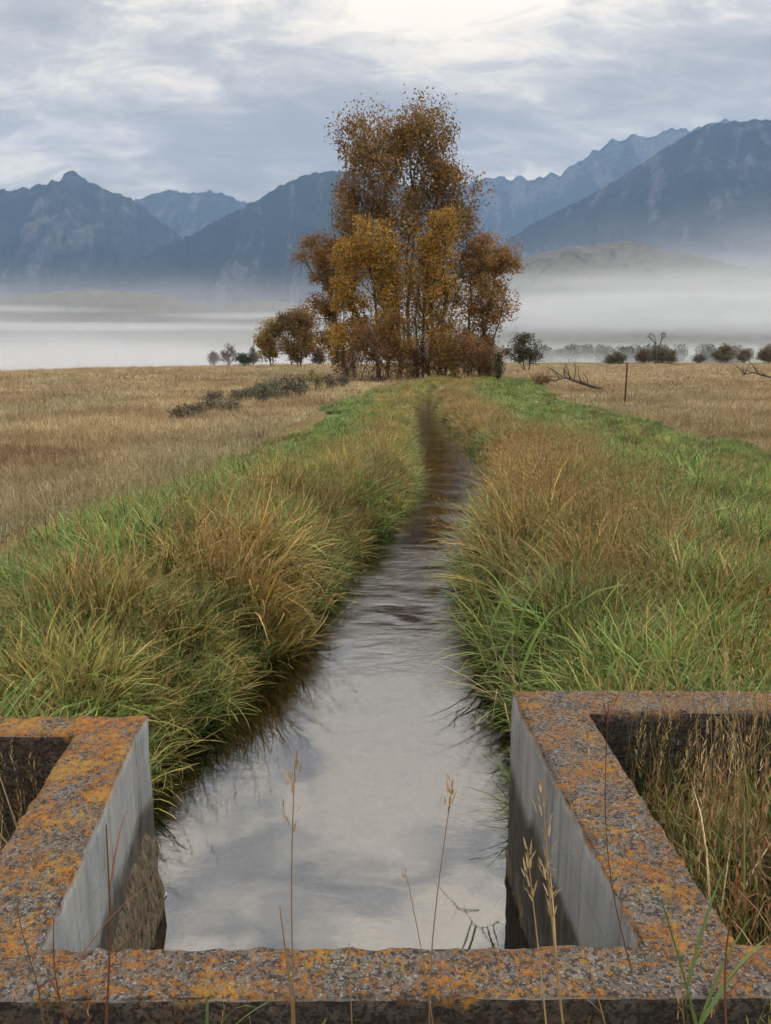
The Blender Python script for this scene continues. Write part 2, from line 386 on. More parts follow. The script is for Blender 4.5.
# pale cords trailing along the waterline
for pts, lab in (([(166, 893), (160, 905), (152, 922), (146, 945)], 'thin pale cord lying along the waterline below the left concrete wing'),
                 ([(519, 893), (526, 908), (532, 925), (537, 944)], 'thin pale cord lying along the waterline below the right concrete wing')):
    P3 = [(*at_z(a, b, WATER+.004), WATER+.006) for a, b in pts]
    P3 = np.array(P3); s_ = np.linspace(0, 3, 24); q = np.stack([np.interp(s_, range(4), P3[:, k]) for k in range(3)], -1)
    q[:, 0] += .004*np.sin(s_*9); A = Acc(); A.add(*tube(q, .0028, 6)); tag(A.build('cord', M_cord), lab, 'cord')

# ---------------------------------------------------------------- grass by instancing
def blade(L, w, az, lean, curl, base=(0, 0), seg=6, fold=0.0, wob=0.0):
    """one blade: strip of seg quads; lean start angle from vertical, curl added towards the tip"""
    t = np.linspace(0, 1, seg+1); ang = lean+curl*t**1.5
    ds = L/seg; r = np.concatenate([[0], np.cumsum(np.sin(ang[:-1])*ds)]); z = np.concatenate([[0], np.cumsum(np.cos(ang[:-1])*ds)])
    a = az+wob*t; x = base[0]+r*np.cos(a); y = base[1]+r*np.sin(a)
    ww = w*np.clip((1-t)**.7*(.6+.8*np.minimum(t*4, 1)), .04, 1)
    tw = az+np.pi/2+fold*t
    px, py = np.cos(tw)*ww/2, np.sin(tw)*ww/2
    V = np.stack([np.stack([x-px, y-py, z], -1), np.stack([x+px, y+py, z], -1)], 1).reshape(-1, 3)
    i = np.arange(seg)*2; Fq = np.stack([i, i+1, i+3, i+2], -1)
    return V, Fq, np.repeat(t, 2)
def tuft(kind, rg):
    V, Fs, B = [], [], []; n = 0
    def put(v, f, t, r0, r2):
        nonlocal n
        V.append(v); Fs.append(f+n); n += len(v); B.append(np.stack([np.full(len(v), r0), t, np.full(len(v), r2), np.ones(len(v))], -1))
    u = rg.uniform
    spec = {'sedge': (74, (.26, .62), (.0045, .010), (.03, .7), (.7, 2.2), .10),
            'reed': (24, (.24, .50), (.010, .019), (.05, .5), (.2, 1.3), .09),
            'fine': (44, (.25, .50), (.004, .007), (.02, .55), (.2, 1.1), .12),
            'stem': (34, (.2, .46), (.004, .008), (.0, .35), (.1, .9), .12),
            'stubble': (70, (.06, .20), (.005, .009), (.0, .7), (.1, 1.0), .30),
            'lush': (54, (.18, .42), (.007, .015), (.05, .7), (.5, 1.8), .14)}[kind]
    N, Lr, wr, lr, cr, rad = spec
    side = rg.uniform(0, 2*np.pi)
    for k in range(N):
        az = u(0, 2*np.pi); rr = rad*math.sqrt(u(0, 1)); baz = u(0, 2*np.pi)
        v, f, t = blade(u(*Lr), u(*wr), az, u(*lr), u(*cr), (rr*math.cos(baz), rr*math.sin(baz)), 4 if kind in ('stubble', 'fine') else 6, u(-.8, .8), u(-.4, .4))
        if kind != 'stubble' and k % 5 == 0:      # dead thatch lying low in the tuft
            v, f, t = blade(u(*Lr)*.7, u(*wr), az, u(.9, 1.45), u(-.1, .5), (rr*math.cos(baz), rr*math.sin(baz)), 4, u(-.8, .8), u(-.8, .8)); put(v, f, t*0+.8, u(.7, 1), u(0, .7)); continue
        if kind in ('reed', 'lush', 'sedge') and k % 11 == 3:      # a bent, broken blade
            v, f, t = blade(u(*Lr)*1.05, u(*wr), az, u(.05, .4), 0, (rr*math.cos(baz), rr*math.sin(baz)), 6, u(-.8, .8)); kn = len(v)//2; c0 = v[kn].copy(); q = v[kn:]-c0; q[:, 2] *= -.55; q[:, 0] += .5*np.abs(q[:, 2])*math.cos(az); q[:, 1] += .5*np.abs(q[:, 2])*math.sin(az); v[kn:] = q+c0
            put(v, f, t, u(.5, 1), u(.2, 1)); continue
        put(v, f, t, u(0, 1), u(0, 1))
    if kind in ('stem', 'fine'):
        for k in range(9 if kind == 'stem' else 5):
            az = u(0, 2*np.pi); rr = rad*math.sqrt(u(0, 1)); L = u(.45, .8); b = (rr*math.cos(az), rr*math.sin(az))
            v, f, t = blade(L, .0032, u(0, 6.3), u(.0, .22), u(0, .35), b, 5); put(v, f, t*0+.9, 1.0, .75*u(.3, 1))
            tip = v[-1]; 
            for q in range(9):
                c = tip-np.array([0, 0, q*.014]); a2 = u(0, 6.3)
                v2, f2, t2 = blade(.024, .0042, a2, u(.2, .8), .3, (0, 0), 2); put(v2+c, f2, t2*0+.9, 1.0, u(.2, .8))
    return np.concatenate(V), np.concatenate(Fs), np.concatenate(B)
KINDS = ['sedge', 'sedge', 'sedge', 'reed', 'reed', 'fine', 'fine', 'stem', 'stem', 'stubble', 'stubble', 'lush', 'lush']
def instanced(name, pts, var, rot, scl, col, label, cat, kinds=KINDS):
    V, Fq, B, K = [], [], [], []; n = 0
    used = sorted(set(var.tolist()))
    for k in used:
        rg = np.random.default_rng(100+k); v, f, b = tuft(kinds[k], rg)
        V.append(v); Fq.append(f+n); n += len(v); B.append(b); K.append(np.full(len(v), k))
    m = len(pts); V = np.concatenate(V+[pts]); B = np.concatenate(B+[np.ones((m, 4))])
    K = np.concatenate(K+[np.full(m, -1)])
    z3 = np.zeros((n, 3))
    at = {'kindv': ('INT', K), 'var': ('INT', np.concatenate([np.full(n, -1), var])), 'rot': ('FLOAT_VECTOR', np.concatenate([z3, rot])),
          'scl': ('FLOAT_VECTOR', np.concatenate([z3, scl])), 'col': ('FLOAT_COLOR', np.concatenate([np.ones((n, 4)), np.concatenate([col, np.ones((m, 1))], 1)])),
          'bl': ('FLOAT_COLOR', B)}
    o = mesh_np(name, V, np.concatenate(Fq), M_blade, attrs=at)
    ng = bpy.data.node_groups.new(name, 'GeometryNodeTree')
    ng.interface.new_socket('Geometry', in_out='INPUT', socket_type='NodeSocketGeometry'); ng.interface.new_socket('Geometry', in_out='OUTPUT', socket_type='NodeSocketGeometry')
    N = ng.nodes.new; Lk = ng.links.new
    gi, go = N('NodeGroupInput'), N('NodeGroupOutput')
    def named(a, typ):
        q = N('GeometryNodeInputNamedAttribute'); q.data_type = typ; q.inputs['Name'].default_value = a; return q.outputs['Attribute']
    def eq(a, val):
        c = N('FunctionNodeCompare'); c.data_type = 'INT'; c.operation = 'EQUAL'; Lk(a, c.inputs[2]); c.inputs[3].default_value = val; return c.outputs[0]
    def sep(sel):
        s = N('GeometryNodeSeparateGeometry'); s.domain = 'POINT'; Lk(gi.outputs[0], s.inputs[0]); Lk(sel, s.inputs[1]); return s.outputs[0]
    kv, vv, ro, sl = named('kindv', 'INT'), named('var', 'INT'), named('rot', 'FLOAT_VECTOR'), named('scl', 'FLOAT_VECTOR')
    e2r = N('FunctionNodeEulerToRotation'); Lk(ro, e2r.inputs[0])
    jn = N('GeometryNodeJoinGeometry')
    for k in used:
        proto = sep(eq(kv, k)); ps = sep(eq(vv, k))
        g2i = N('GeometryNodeGeometryToInstance'); Lk(proto, g2i.inputs[0])
        ip = N('GeometryNodeInstanceOnPoints'); Lk(ps, ip.inputs['Points']); Lk(g2i.outputs[0], ip.inputs['Instance'])
        Lk(e2r.outputs[0], ip.inputs['Rotation']); Lk(sl, ip.inputs['Scale']); Lk(ip.outputs[0], jn.inputs[0])
    Lk(jn.outputs[0], go.inputs[0])
    md = o.modifiers.new('scatter', 'NODES'); md.node_group = ng
    return tag(o, label, cat, kind='stuff')

GREEN = np.array((.085, .19, .045)); FRESH = np.array((.19, .33, .08)); OLIVE = np.array((.20, .20, .065)); GOLD = np.array((.46, .33, .10))
STRAW = np.array((.56, .47, .30)); RUST = np.array((.30, .125, .07)); SAGE = np.array((.20, .25, .14)); BROWN = np.array((.20, .13, .075))
def mixc(cols, w):
    w = np.maximum(np.stack(w, -1), 0); w /= w.sum(-1, keepdims=True)+1e-9
    return w@np.stack(cols)
def choose(w):       # w: list of weight arrays -> index per point
    w = np.stack(w, -1); c = np.cumsum(w/w.sum(-1, keepdims=True), -1)
    return (rng.random(len(w))[:, None] > c).sum(-1).clip(0, w.shape[1]-1)
def in_view(X, Y, pad=.12, sp=.9):
    # keep what the camera sees plus a margin to both sides
    return (np.abs(X) < (Y*(.50+pad)+sp))
def scatter(n, y0, y1, x0, x1, power=1.0):
    """more points near the camera"""
    a = rng.random(n); 
    Y = y0*(y1/y0)**a if power == 1 else (y0**(1-power)+a*(y1**(1-power)-y0**(1-power)))**(1/(1-power))
    X = x0+(x1-x0)*rng.random(n); return X, Y

# bank grass
def make_bank(side, name, label, dens, x_w):
    parts = []
    n = dens
    Y = 2.30*(56/2.30)**(rng.random(n)**.92); s = rng.random(n)**.85*x_w*(1+.0*Y)     # s: distance from the water edge
    s = s*np.where(Y > 20, 1.0, 1.0)-.02
    l, r = Lc(Y), Rc(Y)
    X = (l-s) if side < 0 else (r+s)
    ok = in_view(X, Y)
    if side < 0: ok &= ~((Y < 2.46)&(X < -.7))&~((Y < 3.05)&(X > -1.16))
    else: ok &= ~((Y < 2.66)&(X > .40))
    ok &= ~((Y < 2.7)&(s < .06))
    X, Y, s = X[ok], Y[ok], s[ok]
    Z = ground(X, Y); ok = (Z > WATER-.12)&(s < x_w-.9+1.6*fbm(X*.5, Y*.22, 3, 88)); X, Y, s, Z = X[ok], Y[ok], s[ok], Z[ok]
    Z = np.maximum(Z, WATER-.03)
    n1 = fbm(X*.7, Y*.45, 3, 51); n2 = fbm(X*1.8, Y*1.1, 2, 52); n3 = rng.random(len(X))
    if side < 0:
        green = .45+3.8*sst(s+n1*1.2+n2*.5, .8, 1.5)*sst(Y, 34, 20)+1.4*sst(-Y+n2*2, -4.6, -3.2)+.5*sst(n2, .1, .5); gold = sst(-s-n1*1.0, -1.7, -.7)*(.7+.9*n2); rust = .45*sst(n1-n2*.5, .1, .5)+.10; straw = sst(s+n2*.8, x_w-.7, x_w-.1)*2.6
    else:
        green = .35+3.0*sst(s+n1*1.6+n2*.5, 1.0, 1.9)+1.6*sst(-Y+n2*2, -4.4, -3.2)+.55*sst(.55-s, 0, .4)*sst(Y, 12, 5); gold = .38+.5*n2; rust = 1.7*sst(-s-n1*1.5, -1.8, -.7)*sst(s+n2*.3, .1, .5)*(.12+.88*sst(n2+n1*.5, -.12, .22))*sst(Y, 3.6, 5.0)+.07; straw = sst(s+n2, x_w-1.0, x_w-.1)*2.4+.05
    col = mixc([GREEN, FRESH, OLIVE, GOLD, RUST, STRAW], [green*.7, green*.6, np.full(len(X), .2)+.3*gold, gold*.8, rust, straw])
    W_ = np.stack([green*1.3+.12, gold+.1, rust+.04, straw+.01], -1); W_ /= W_.sum(-1, keepdims=True)
    ch_ = _h(np.floor(X/.34+.3*np.sin(Y*5)), np.floor(Y/.34+.3*np.sin(X*5)), 91)/6.2832       # neighbours share a species
    uu = np.where(rng.random(len(X)) < .62, ch_, rng.random(len(X))); pick = (uu[:, None] > np.cumsum(W_, -1)).sum(-1).clip(0, 3)
    pal = np.stack([mixc([GREEN, FRESH], [.35+rng.random(len(X)), .8*rng.random(len(X))**1.5]), mixc([GOLD, OLIVE], [rng.random(len(X)), rng.random(len(X))]), mixc([RUST, GOLD], [rng.random(len(X)), .5*rng.random(len(X))]), mixc([STRAW, BROWN], [np.ones(len(X)), .5*rng.random(len(X))])])
    col = col*.25+.75*pal[pick, np.arange(len(X))]
    col *= (1+.6*(rng.random(len(X))-.5)+.4*n2)[:, None]
    # kinds
    w_sedge = 1.3*sst(-s, -1.4, -.5)+.35; w_reed = .25+.9*sst(-Y, -5.0, -3.4); gf = np.clip(green/2.5, 0, 1); w_fine = .45*(1-.7*gf)+straw*2; w_stem = (.26+rust*.6)*(1-.85*gf); w_lush = green*1.1; w_sedge = w_sedge*(1-.3*gf)
    kd = choose([w_sedge, w_reed, w_fine, w_stem, w_lush])
    var = np.array([0, 3, 5, 7, 11])[kd]+np.where(kd == 0, rng.integers(0, 3, len(X)), rng.integers(0, 2, len(X)))
    size = rng.uniform(.66, 1.06, len(X))*(1+.28*n1)
    cs_ = .34; bd = np.full(len(X), 9.); ddx = np.zeros(len(X)); ddy = np.zeros(len(X))
    gx_, gy_ = np.floor(X/cs_), np.floor(Y/cs_)
    for ax_ in (-1, 0, 1):
        for ay_ in (-1, 0, 1):
            cx_ = (gx_+ax_+.5+.45*np.sin(_h(gx_+ax_, gy_+ay_, 81)))*cs_; cy_ = (gy_+ay_+.5+.45*np.sin(_h(gx_+ax_, gy_+ay_, 82)))*cs_
            dd = np.hypot(X-cx_, Y-cy_); m_ = dd < bd; bd = np.where(m_, dd, bd); ddx = np.where(m_, X-cx_, ddx); ddy = np.where(m_, Y-cy_, ddy); cid = np.where(m_, _h(gx_+ax_, gy_+ay_, 83)/6.2832, cid if ax_+ay_ > -2 else 0.)
    clump = .85*(.5-(bd/.2)**1.5*.5).clip(-.8, .5)+.6*(cid-.5)+.35*fbm(X*.8, Y*.6, 2, 77)
    col *= (.62+.72*cid)[:, None]
    far_g = sst(s, 1.5, 2.4)*sst(Y, 7, 12); col = col*(1-.45*far_g*(cid < .5)[...])[:, None]
    size *= (1+.7*clump)*np.where((Y < 7)&(s < 1.2)&(side < 0), 1.0, 1.0)*(.88 if side < 0 else 1.0)
    size *= 1-.5*sst(s, x_w-1.4, x_w)
    size *= (.80+.15*sst(Y, 2.8, 4.5))*(1-.42*sst(Y, 6, 16))*(1-.18*sst(s, .9, 2.0))
    wide = size*(1+sst(Y, 6, 40)*1.1)
    # lean over the water on the slope
    lean = np.exp(-np.maximum(s, 0)/.35)*.6*(1 if side < 0 else -1)
    rot = np.stack([rng.normal(0, .15, len(X))-1.3*ddy.clip(-.2, .2), lean+rng.normal(0, .15, len(X))+1.3*ddx.clip(-.2, .2), rng.uniform(0, 6.28, len(X))], -1)
    # euler XYZ applies Z last; bake the lean after spinning by using small tilts only
    rz = rot[:, 2].copy(); rot[:, 0], rot[:, 1] = rot[:, 0]*np.cos(0)+0, rot[:, 1]
    a, b = rot[:, 0].copy(), rot[:, 1].copy()
    rot[:, 0] = a*np.cos(rz)+b*np.sin(rz); rot[:, 1] = -a*np.sin(rz)+b*np.cos(rz)
    wide *= 1.08; scl = np.stack([wide, wide, size*np.where(s > 1.0, .95, 1.0)], -1)
    instanced(name, np.stack([X, Y, Z-.02], -1), var, rot, scl, col, label, 'grass')
    print(name, len(X))
make_bank(-1, 'bank_grass', 'tall arching green and golden sedge grass along the left bank of the ditch', 31000, 3.4)
make_bank(1, 'bank_grass', 'tall rusty and green grass along the right bank of the ditch', 38000, 5.6)

# dry meadow
def make_field(side, label, n):
    Y = 4.0*(170/4.0)**(rng.random(n)**.8); hw = Y*.62+1.5; s = rng.random(n)
    l, r = Lc(Y), Rc(Y)
    if side < 0: X = l-3.0-s*(hw)
    else: X = r+5.2+s*hw
    if side < 0: ok = X > -(Y*.62+1.5)
    else: ok = X < (Y*.62+1.5)
    rr = np.hypot(X, Y); az = np.degrees(np.arctan2(X, Y)); ok &= rr < edge_dist(az)*1.12
    X, Y = X[ok], Y[ok]; m = len(X)
    n1 = fbm(X*.12, Y*.06, 3, 61); n2 = fbm(X*.5, Y*.3, 2, 62); n3 = fbm(X*.035, Y*.16, 3, 63); n4 = fbm(X*.25, Y*.25, 3, 64)
    base = mixc([STRAW, GOLD, BROWN, RUST, SAGE], [np.full(m, .9)+n3*1.5, .08+n1*.6, .15+sst(n4+n3, .08, .35)*2.2, .12*sst(n1, 0, .4), .12+.8*sst(n3-n1, .15, .4)])
    base *= (1+.5*(rng.random(m)-.5)+.35*n2+.7*n3)[:, None]
    kd = choose([np.full(m, 1.2), .18+.35*sst(n2, .1, .4), .06+.12*sst(n2+n1, .2, .5)])
    var = np.array([9, 5, 7])[kd]+rng.integers(0, 2, m)
    size = rng.uniform(.7, 1.15, m)*np.where(kd > 0, .75, 1.0)*(1+.5*n2+.9*np.maximum(n4+n3-.05, 0))*.8
    wide = size*(1+sst(Y, 5, 90)*3.2); tall = size*(1+sst(Y, 20, 120)*.25)
    rot = np.stack([rng.normal(0, .08, m), rng.normal(0, .08, m), rng.uniform(0, 6.28, m)], -1)
    instanced('meadow_grass', np.stack([X, Y, ground(X, Y)-.02], -1), var, rot, np.stack([wide, wide, tall], -1), base, label, 'grass'); print('field', m)
make_field(-1, 'short straw coloured dry grass of the open meadow left of the ditch', 34000)
make_field(1, 'straw coloured dry grass of the open meadow right of the ditch', 34000)

# weeds in the concrete boxes and before the beam
def make_weeds(label, n, x0, x1, y0, y1, cols, ws, kinds_w, zoff=0, smin=.8, smax=1.2, tall=None):
    X = rng.uniform(x0, x1, n); Y = rng.uniform(y0, y1, n)
    m = n; kd = choose([np.full(m, k) for k in kinds_w]); var = np.array([0, 3, 5, 7, 11])[kd]+rng.integers(0, 2, m)
    pk = choose([np.full(m, k) for k in ws]); col = np.stack(cols)[pk]*(rng.uniform(.7, 1.3, m))[:, None]
    s_ = rng.uniform(smin, smax, m)
    if tall is not None: s_ *= tall(X, Y)
    rot = np.stack([rng.normal(0, .1, m), rng.normal(0, .1, m), rng.uniform(0, 6.28, m)], -1)
    instanced('weeds', np.stack([X, Y, ground(X, Y)-.02+zoff], -1), var, rot, np.stack([s_*.9, s_*.9, s_], -1), col, label, 'weeds')
make_weeds('rusty brown grass stems and green blades filling the right concrete box', 210, .78, 1.75, 1.45, 2.36,
           [RUST, BROWN, GREEN, STRAW, OLIVE], [.4, .45, .8, .2, .35], [.5, .3, .5, .5, .25], 0, .75, 1.12)
make_weeds('dry grass and green blades growing in the left concrete box', 140, -1.9, -1.03, 1.5, 2.2,
           [BROWN, GREEN, STRAW, OLIVE], [.4, .4, .3, .3], [.3, .2, .5, .3, .2], 0, .6, .9)
make_weeds('sparse grass growing at the foot of the concrete beam by the camera', 26, -1.0, .75, 1.06, 1.17,
           [GREEN, OLIVE, STRAW, BROWN], [.6, .4, .3, .4], [.0, .35, .35, .15, .0], -.02, .5, .68)
make_weeds('denser green and rusty weeds right of the beam in the bottom corner', 14, .50, 1.2, 1.04, 1.18,
           [GREEN, OLIVE, RUST, FRESH], [.6, .4, .5, .3], [.2, .5, .3, .5, .2], 0, .7, 1.0)
make_weeds('bright green broad blades behind the right end wall', 34, .52, 1.25, 2.68, 3.0,
           [FRESH, GREEN, GOLD], [.7, .5, .3], [.2, .9, .1, .1, .4], .0, .62, .85)

# single stalks that stand out: (base px, top px, distance, plume?, colours, curve)
def stalk(name, b, tpt, Y, lean_px, plume, col, label, w=.0022, leaves=0, seed=0, zbase=None, cat='grass stalk'):
    rg = np.random.default_rng(seed+900)
    p0 = at_y(b[0], b[1], Y); p1 = at_y(tpt[0], tpt[1], Y+rg.uniform(-.04, .04))
    if zbase is not None: p0[2] = zbase
    root = empty(name, tuple(p0), label, cat)
    s_ = np.linspace(0, 1, 14)[:, None]; q = (p1-p0)*s_; side = lean_px/F*Y
    q[:, 0] += side*np.sin(s_[:, 0]*np.pi); q[:, 1] += .015*np.sin(s_[:, 0]*4+seed)
    A = Acc(); A.add(*tube(q, np.linspace(w, w*.45, 14), 6), col); A.build('stem', M_stalk, root)
    L = np.linalg.norm(p1-p0)
    if plume:
        A = Acc(); n = int(plume*150)
        for k in range(n):
            u = rg.random(); pos = q[-1]*(1-u*plume/L*1.0)+q[0]*(u*plume/L*1.0); spread = .004+.012*math.sin(min(u*3.2+.25, 3.1))
            pos = pos+np.array([side*math.sin(max(0, 1-u*plume/L)*math.pi), 0, 0])
            az = rg.uniform(0, 6.28); v, f, tt = blade(rg.uniform(.012, .026), .0042, az, rg.uniform(.15, .6), .4, (0, 0), 2)
            off = np.array([math.cos(az), math.sin(az), 0])*spread*rg.random()
            c = np.array(col)*rg.uniform(.8, 1.35); A.add(v+pos+off, f, c)
        A.build('seed_head', M_stalk, root)
    for k in range(leaves):
        u = rg.uniform(.15, .7); pos = q[int(u*13)]; v, f, tt = blade(rg.uniform(.12, .26), rg.uniform(.004, .009)*(1 if col[1] > col[0] else .38), rg.uniform(0, 6.28), rg.uniform(.3, .9), rg.uniform(.4, 1.2))
        A = Acc(); A.add(v+pos, f, np.array(col)*rg.uniform(.8, 1.2)); A.build('leaf', M_stalk, root)
    return root
DRY = (.36, .25, .13); RED = (.20, .085, .045); PALE = (.42, .32, .18); GRN = (.14, .21, .07)
SL = [((296, 1060), (296, 757), 1.10, -6, .13, DRY, 'drooping feathery tan seed stalk left of centre, reflected before the bright water', .0016, 0),
      ((292, 1060), (281, 900), 1.14, 3, 0, DRY, 'short bare tan spike just left of the drooping feathery stalk', .0022, 0),
      ((430, 1060), (453, 779), 1.12, -9, .06, DRY, 'tall slender reddish stalk before the middle of the water, leaning right', .0014, 0),
      ((436, 1050), (405, 872), 1.16, 4, .03, DRY, 'short curved stalk leaning left beside the tall slender middle stalk', .0013, 0),
      ((566, 1060), (545, 785), 1.08, -4, .24, PALE, 'thick pale seed plume standing before the right concrete wing', .0022, 1),
      ((548, 1060), (528, 850), 1.02, 2, .10, PALE, 'smaller pale seed plume left of the thick plume', .0018, 0),
      ((104, 1060), (108, 822), 1.13, 1, 0, RED, 'upright forked reddish stem before the left concrete wing', .0022, 2),
      ((42, 1060), (22, 905), 1.15, 3, .02, BROWN*1.0, 'thin dark stem crossing the lichened top of the left wing', .0014, 0),
      ((70, 1060), (56, 915), 1.10, -3, .0, RED, 'bent reddish stem with fine forks at the lower left corner', .0015, 3),
      ((352, 1060), (348, 944), 1.08, 2, 0, DRY, 'short tan stem rising over the middle of the front beam', .0014, 0),
      ((612, 1060), (583, 945), 1.05, 2, 0, DRY, 'reddish tan stem bent left over the right part of the beam', .0016, 1),
      ((700, 1060), (664, 905), 1.12, 5, 0, GRN, 'pale green broad leaved shoot leaning over the right end of the beam', .0026, 4),
      ((726, 1060), (738, 880), 1.05, -3, .05, RED, 'tall rusty stem at the far right bottom corner', .002, 2),
      ((640, 1000), (606, 700), 1.30, -16, .05, RED, 'long thin rusty stem arching before the right wing wall top', .0013, 0),
      ((760, 900), (722, 648), 1.75, 4, .14, PALE, 'pale upright seed head above the right end wall', .0020, 1),
      ((214, 1060), (207, 1000), .98, 0, 0, GRN, 'small green shoot poking up before the beam at lower left', .004, 2)]
for k, (b, tp_, Y, lp, pl, col, lab, w, lv) in enumerate(SL):
    stalk('grass_stalk', b, tp_, Y, lp, pl, tuple(col), lab, w, lv, k)
stalk('plume_stalk', (590, 790), (588, 728), 1.9, 0, .08, PALE, 'small cream seed head standing against the lichened right wing top', .0013, 0, 31)
# reeds leaning out from the right bank
def reed(px0, px1, Y0, Y1, label, seed, wide=.014, nleaf=5):
    rg = np.random.default_rng(seed); p0 = at_y(*px0, Y0); p1 = at_y(*px1, Y1); root = empty('reed', tuple(p0), label, 'reed')
    s_ = np.linspace(0, 1, 16)[:, None]; q = (p1-p0)*s_; q[:, 2] += .08*np.sin(s_[:, 0]*np.pi)
    A = Acc(); A.add(*tube(q, np.linspace(.003, .0012, 16), 6), (.17, .22, .07)); A.build('stem', M_stalk, root)
    for k in range(nleaf):
        pos = q[2+int(k*11/nleaf)]; v, f, tt = blade(rg.uniform(.2, .36), wide, rg.choice([rg.uniform(2.2, 3.9), rg.uniform(-.7, .7)]), rg.uniform(.1, .6), rg.uniform(.5, 1.4), seg=8)
        A = Acc(); A.add(v+pos, f, np.array((.17, .24, .06))*rg.uniform(.8, 1.25)); A.build('leaf', M_stalk, root)
reed((505, 700), (468, 578), 2.95, 3.5, 'bright green reed leaning left out over the water from the right bank', 3)
reed((520, 700), (512, 610), 2.85, 2.9, 'upright bright green reed behind the far corner of the right wing wall', 4, .016, 6)
reed((486, 668), (438, 588), 3.1, 3.6, 'thin dry reed with drooping tip reaching furthest over the water', 5, .006, 2)

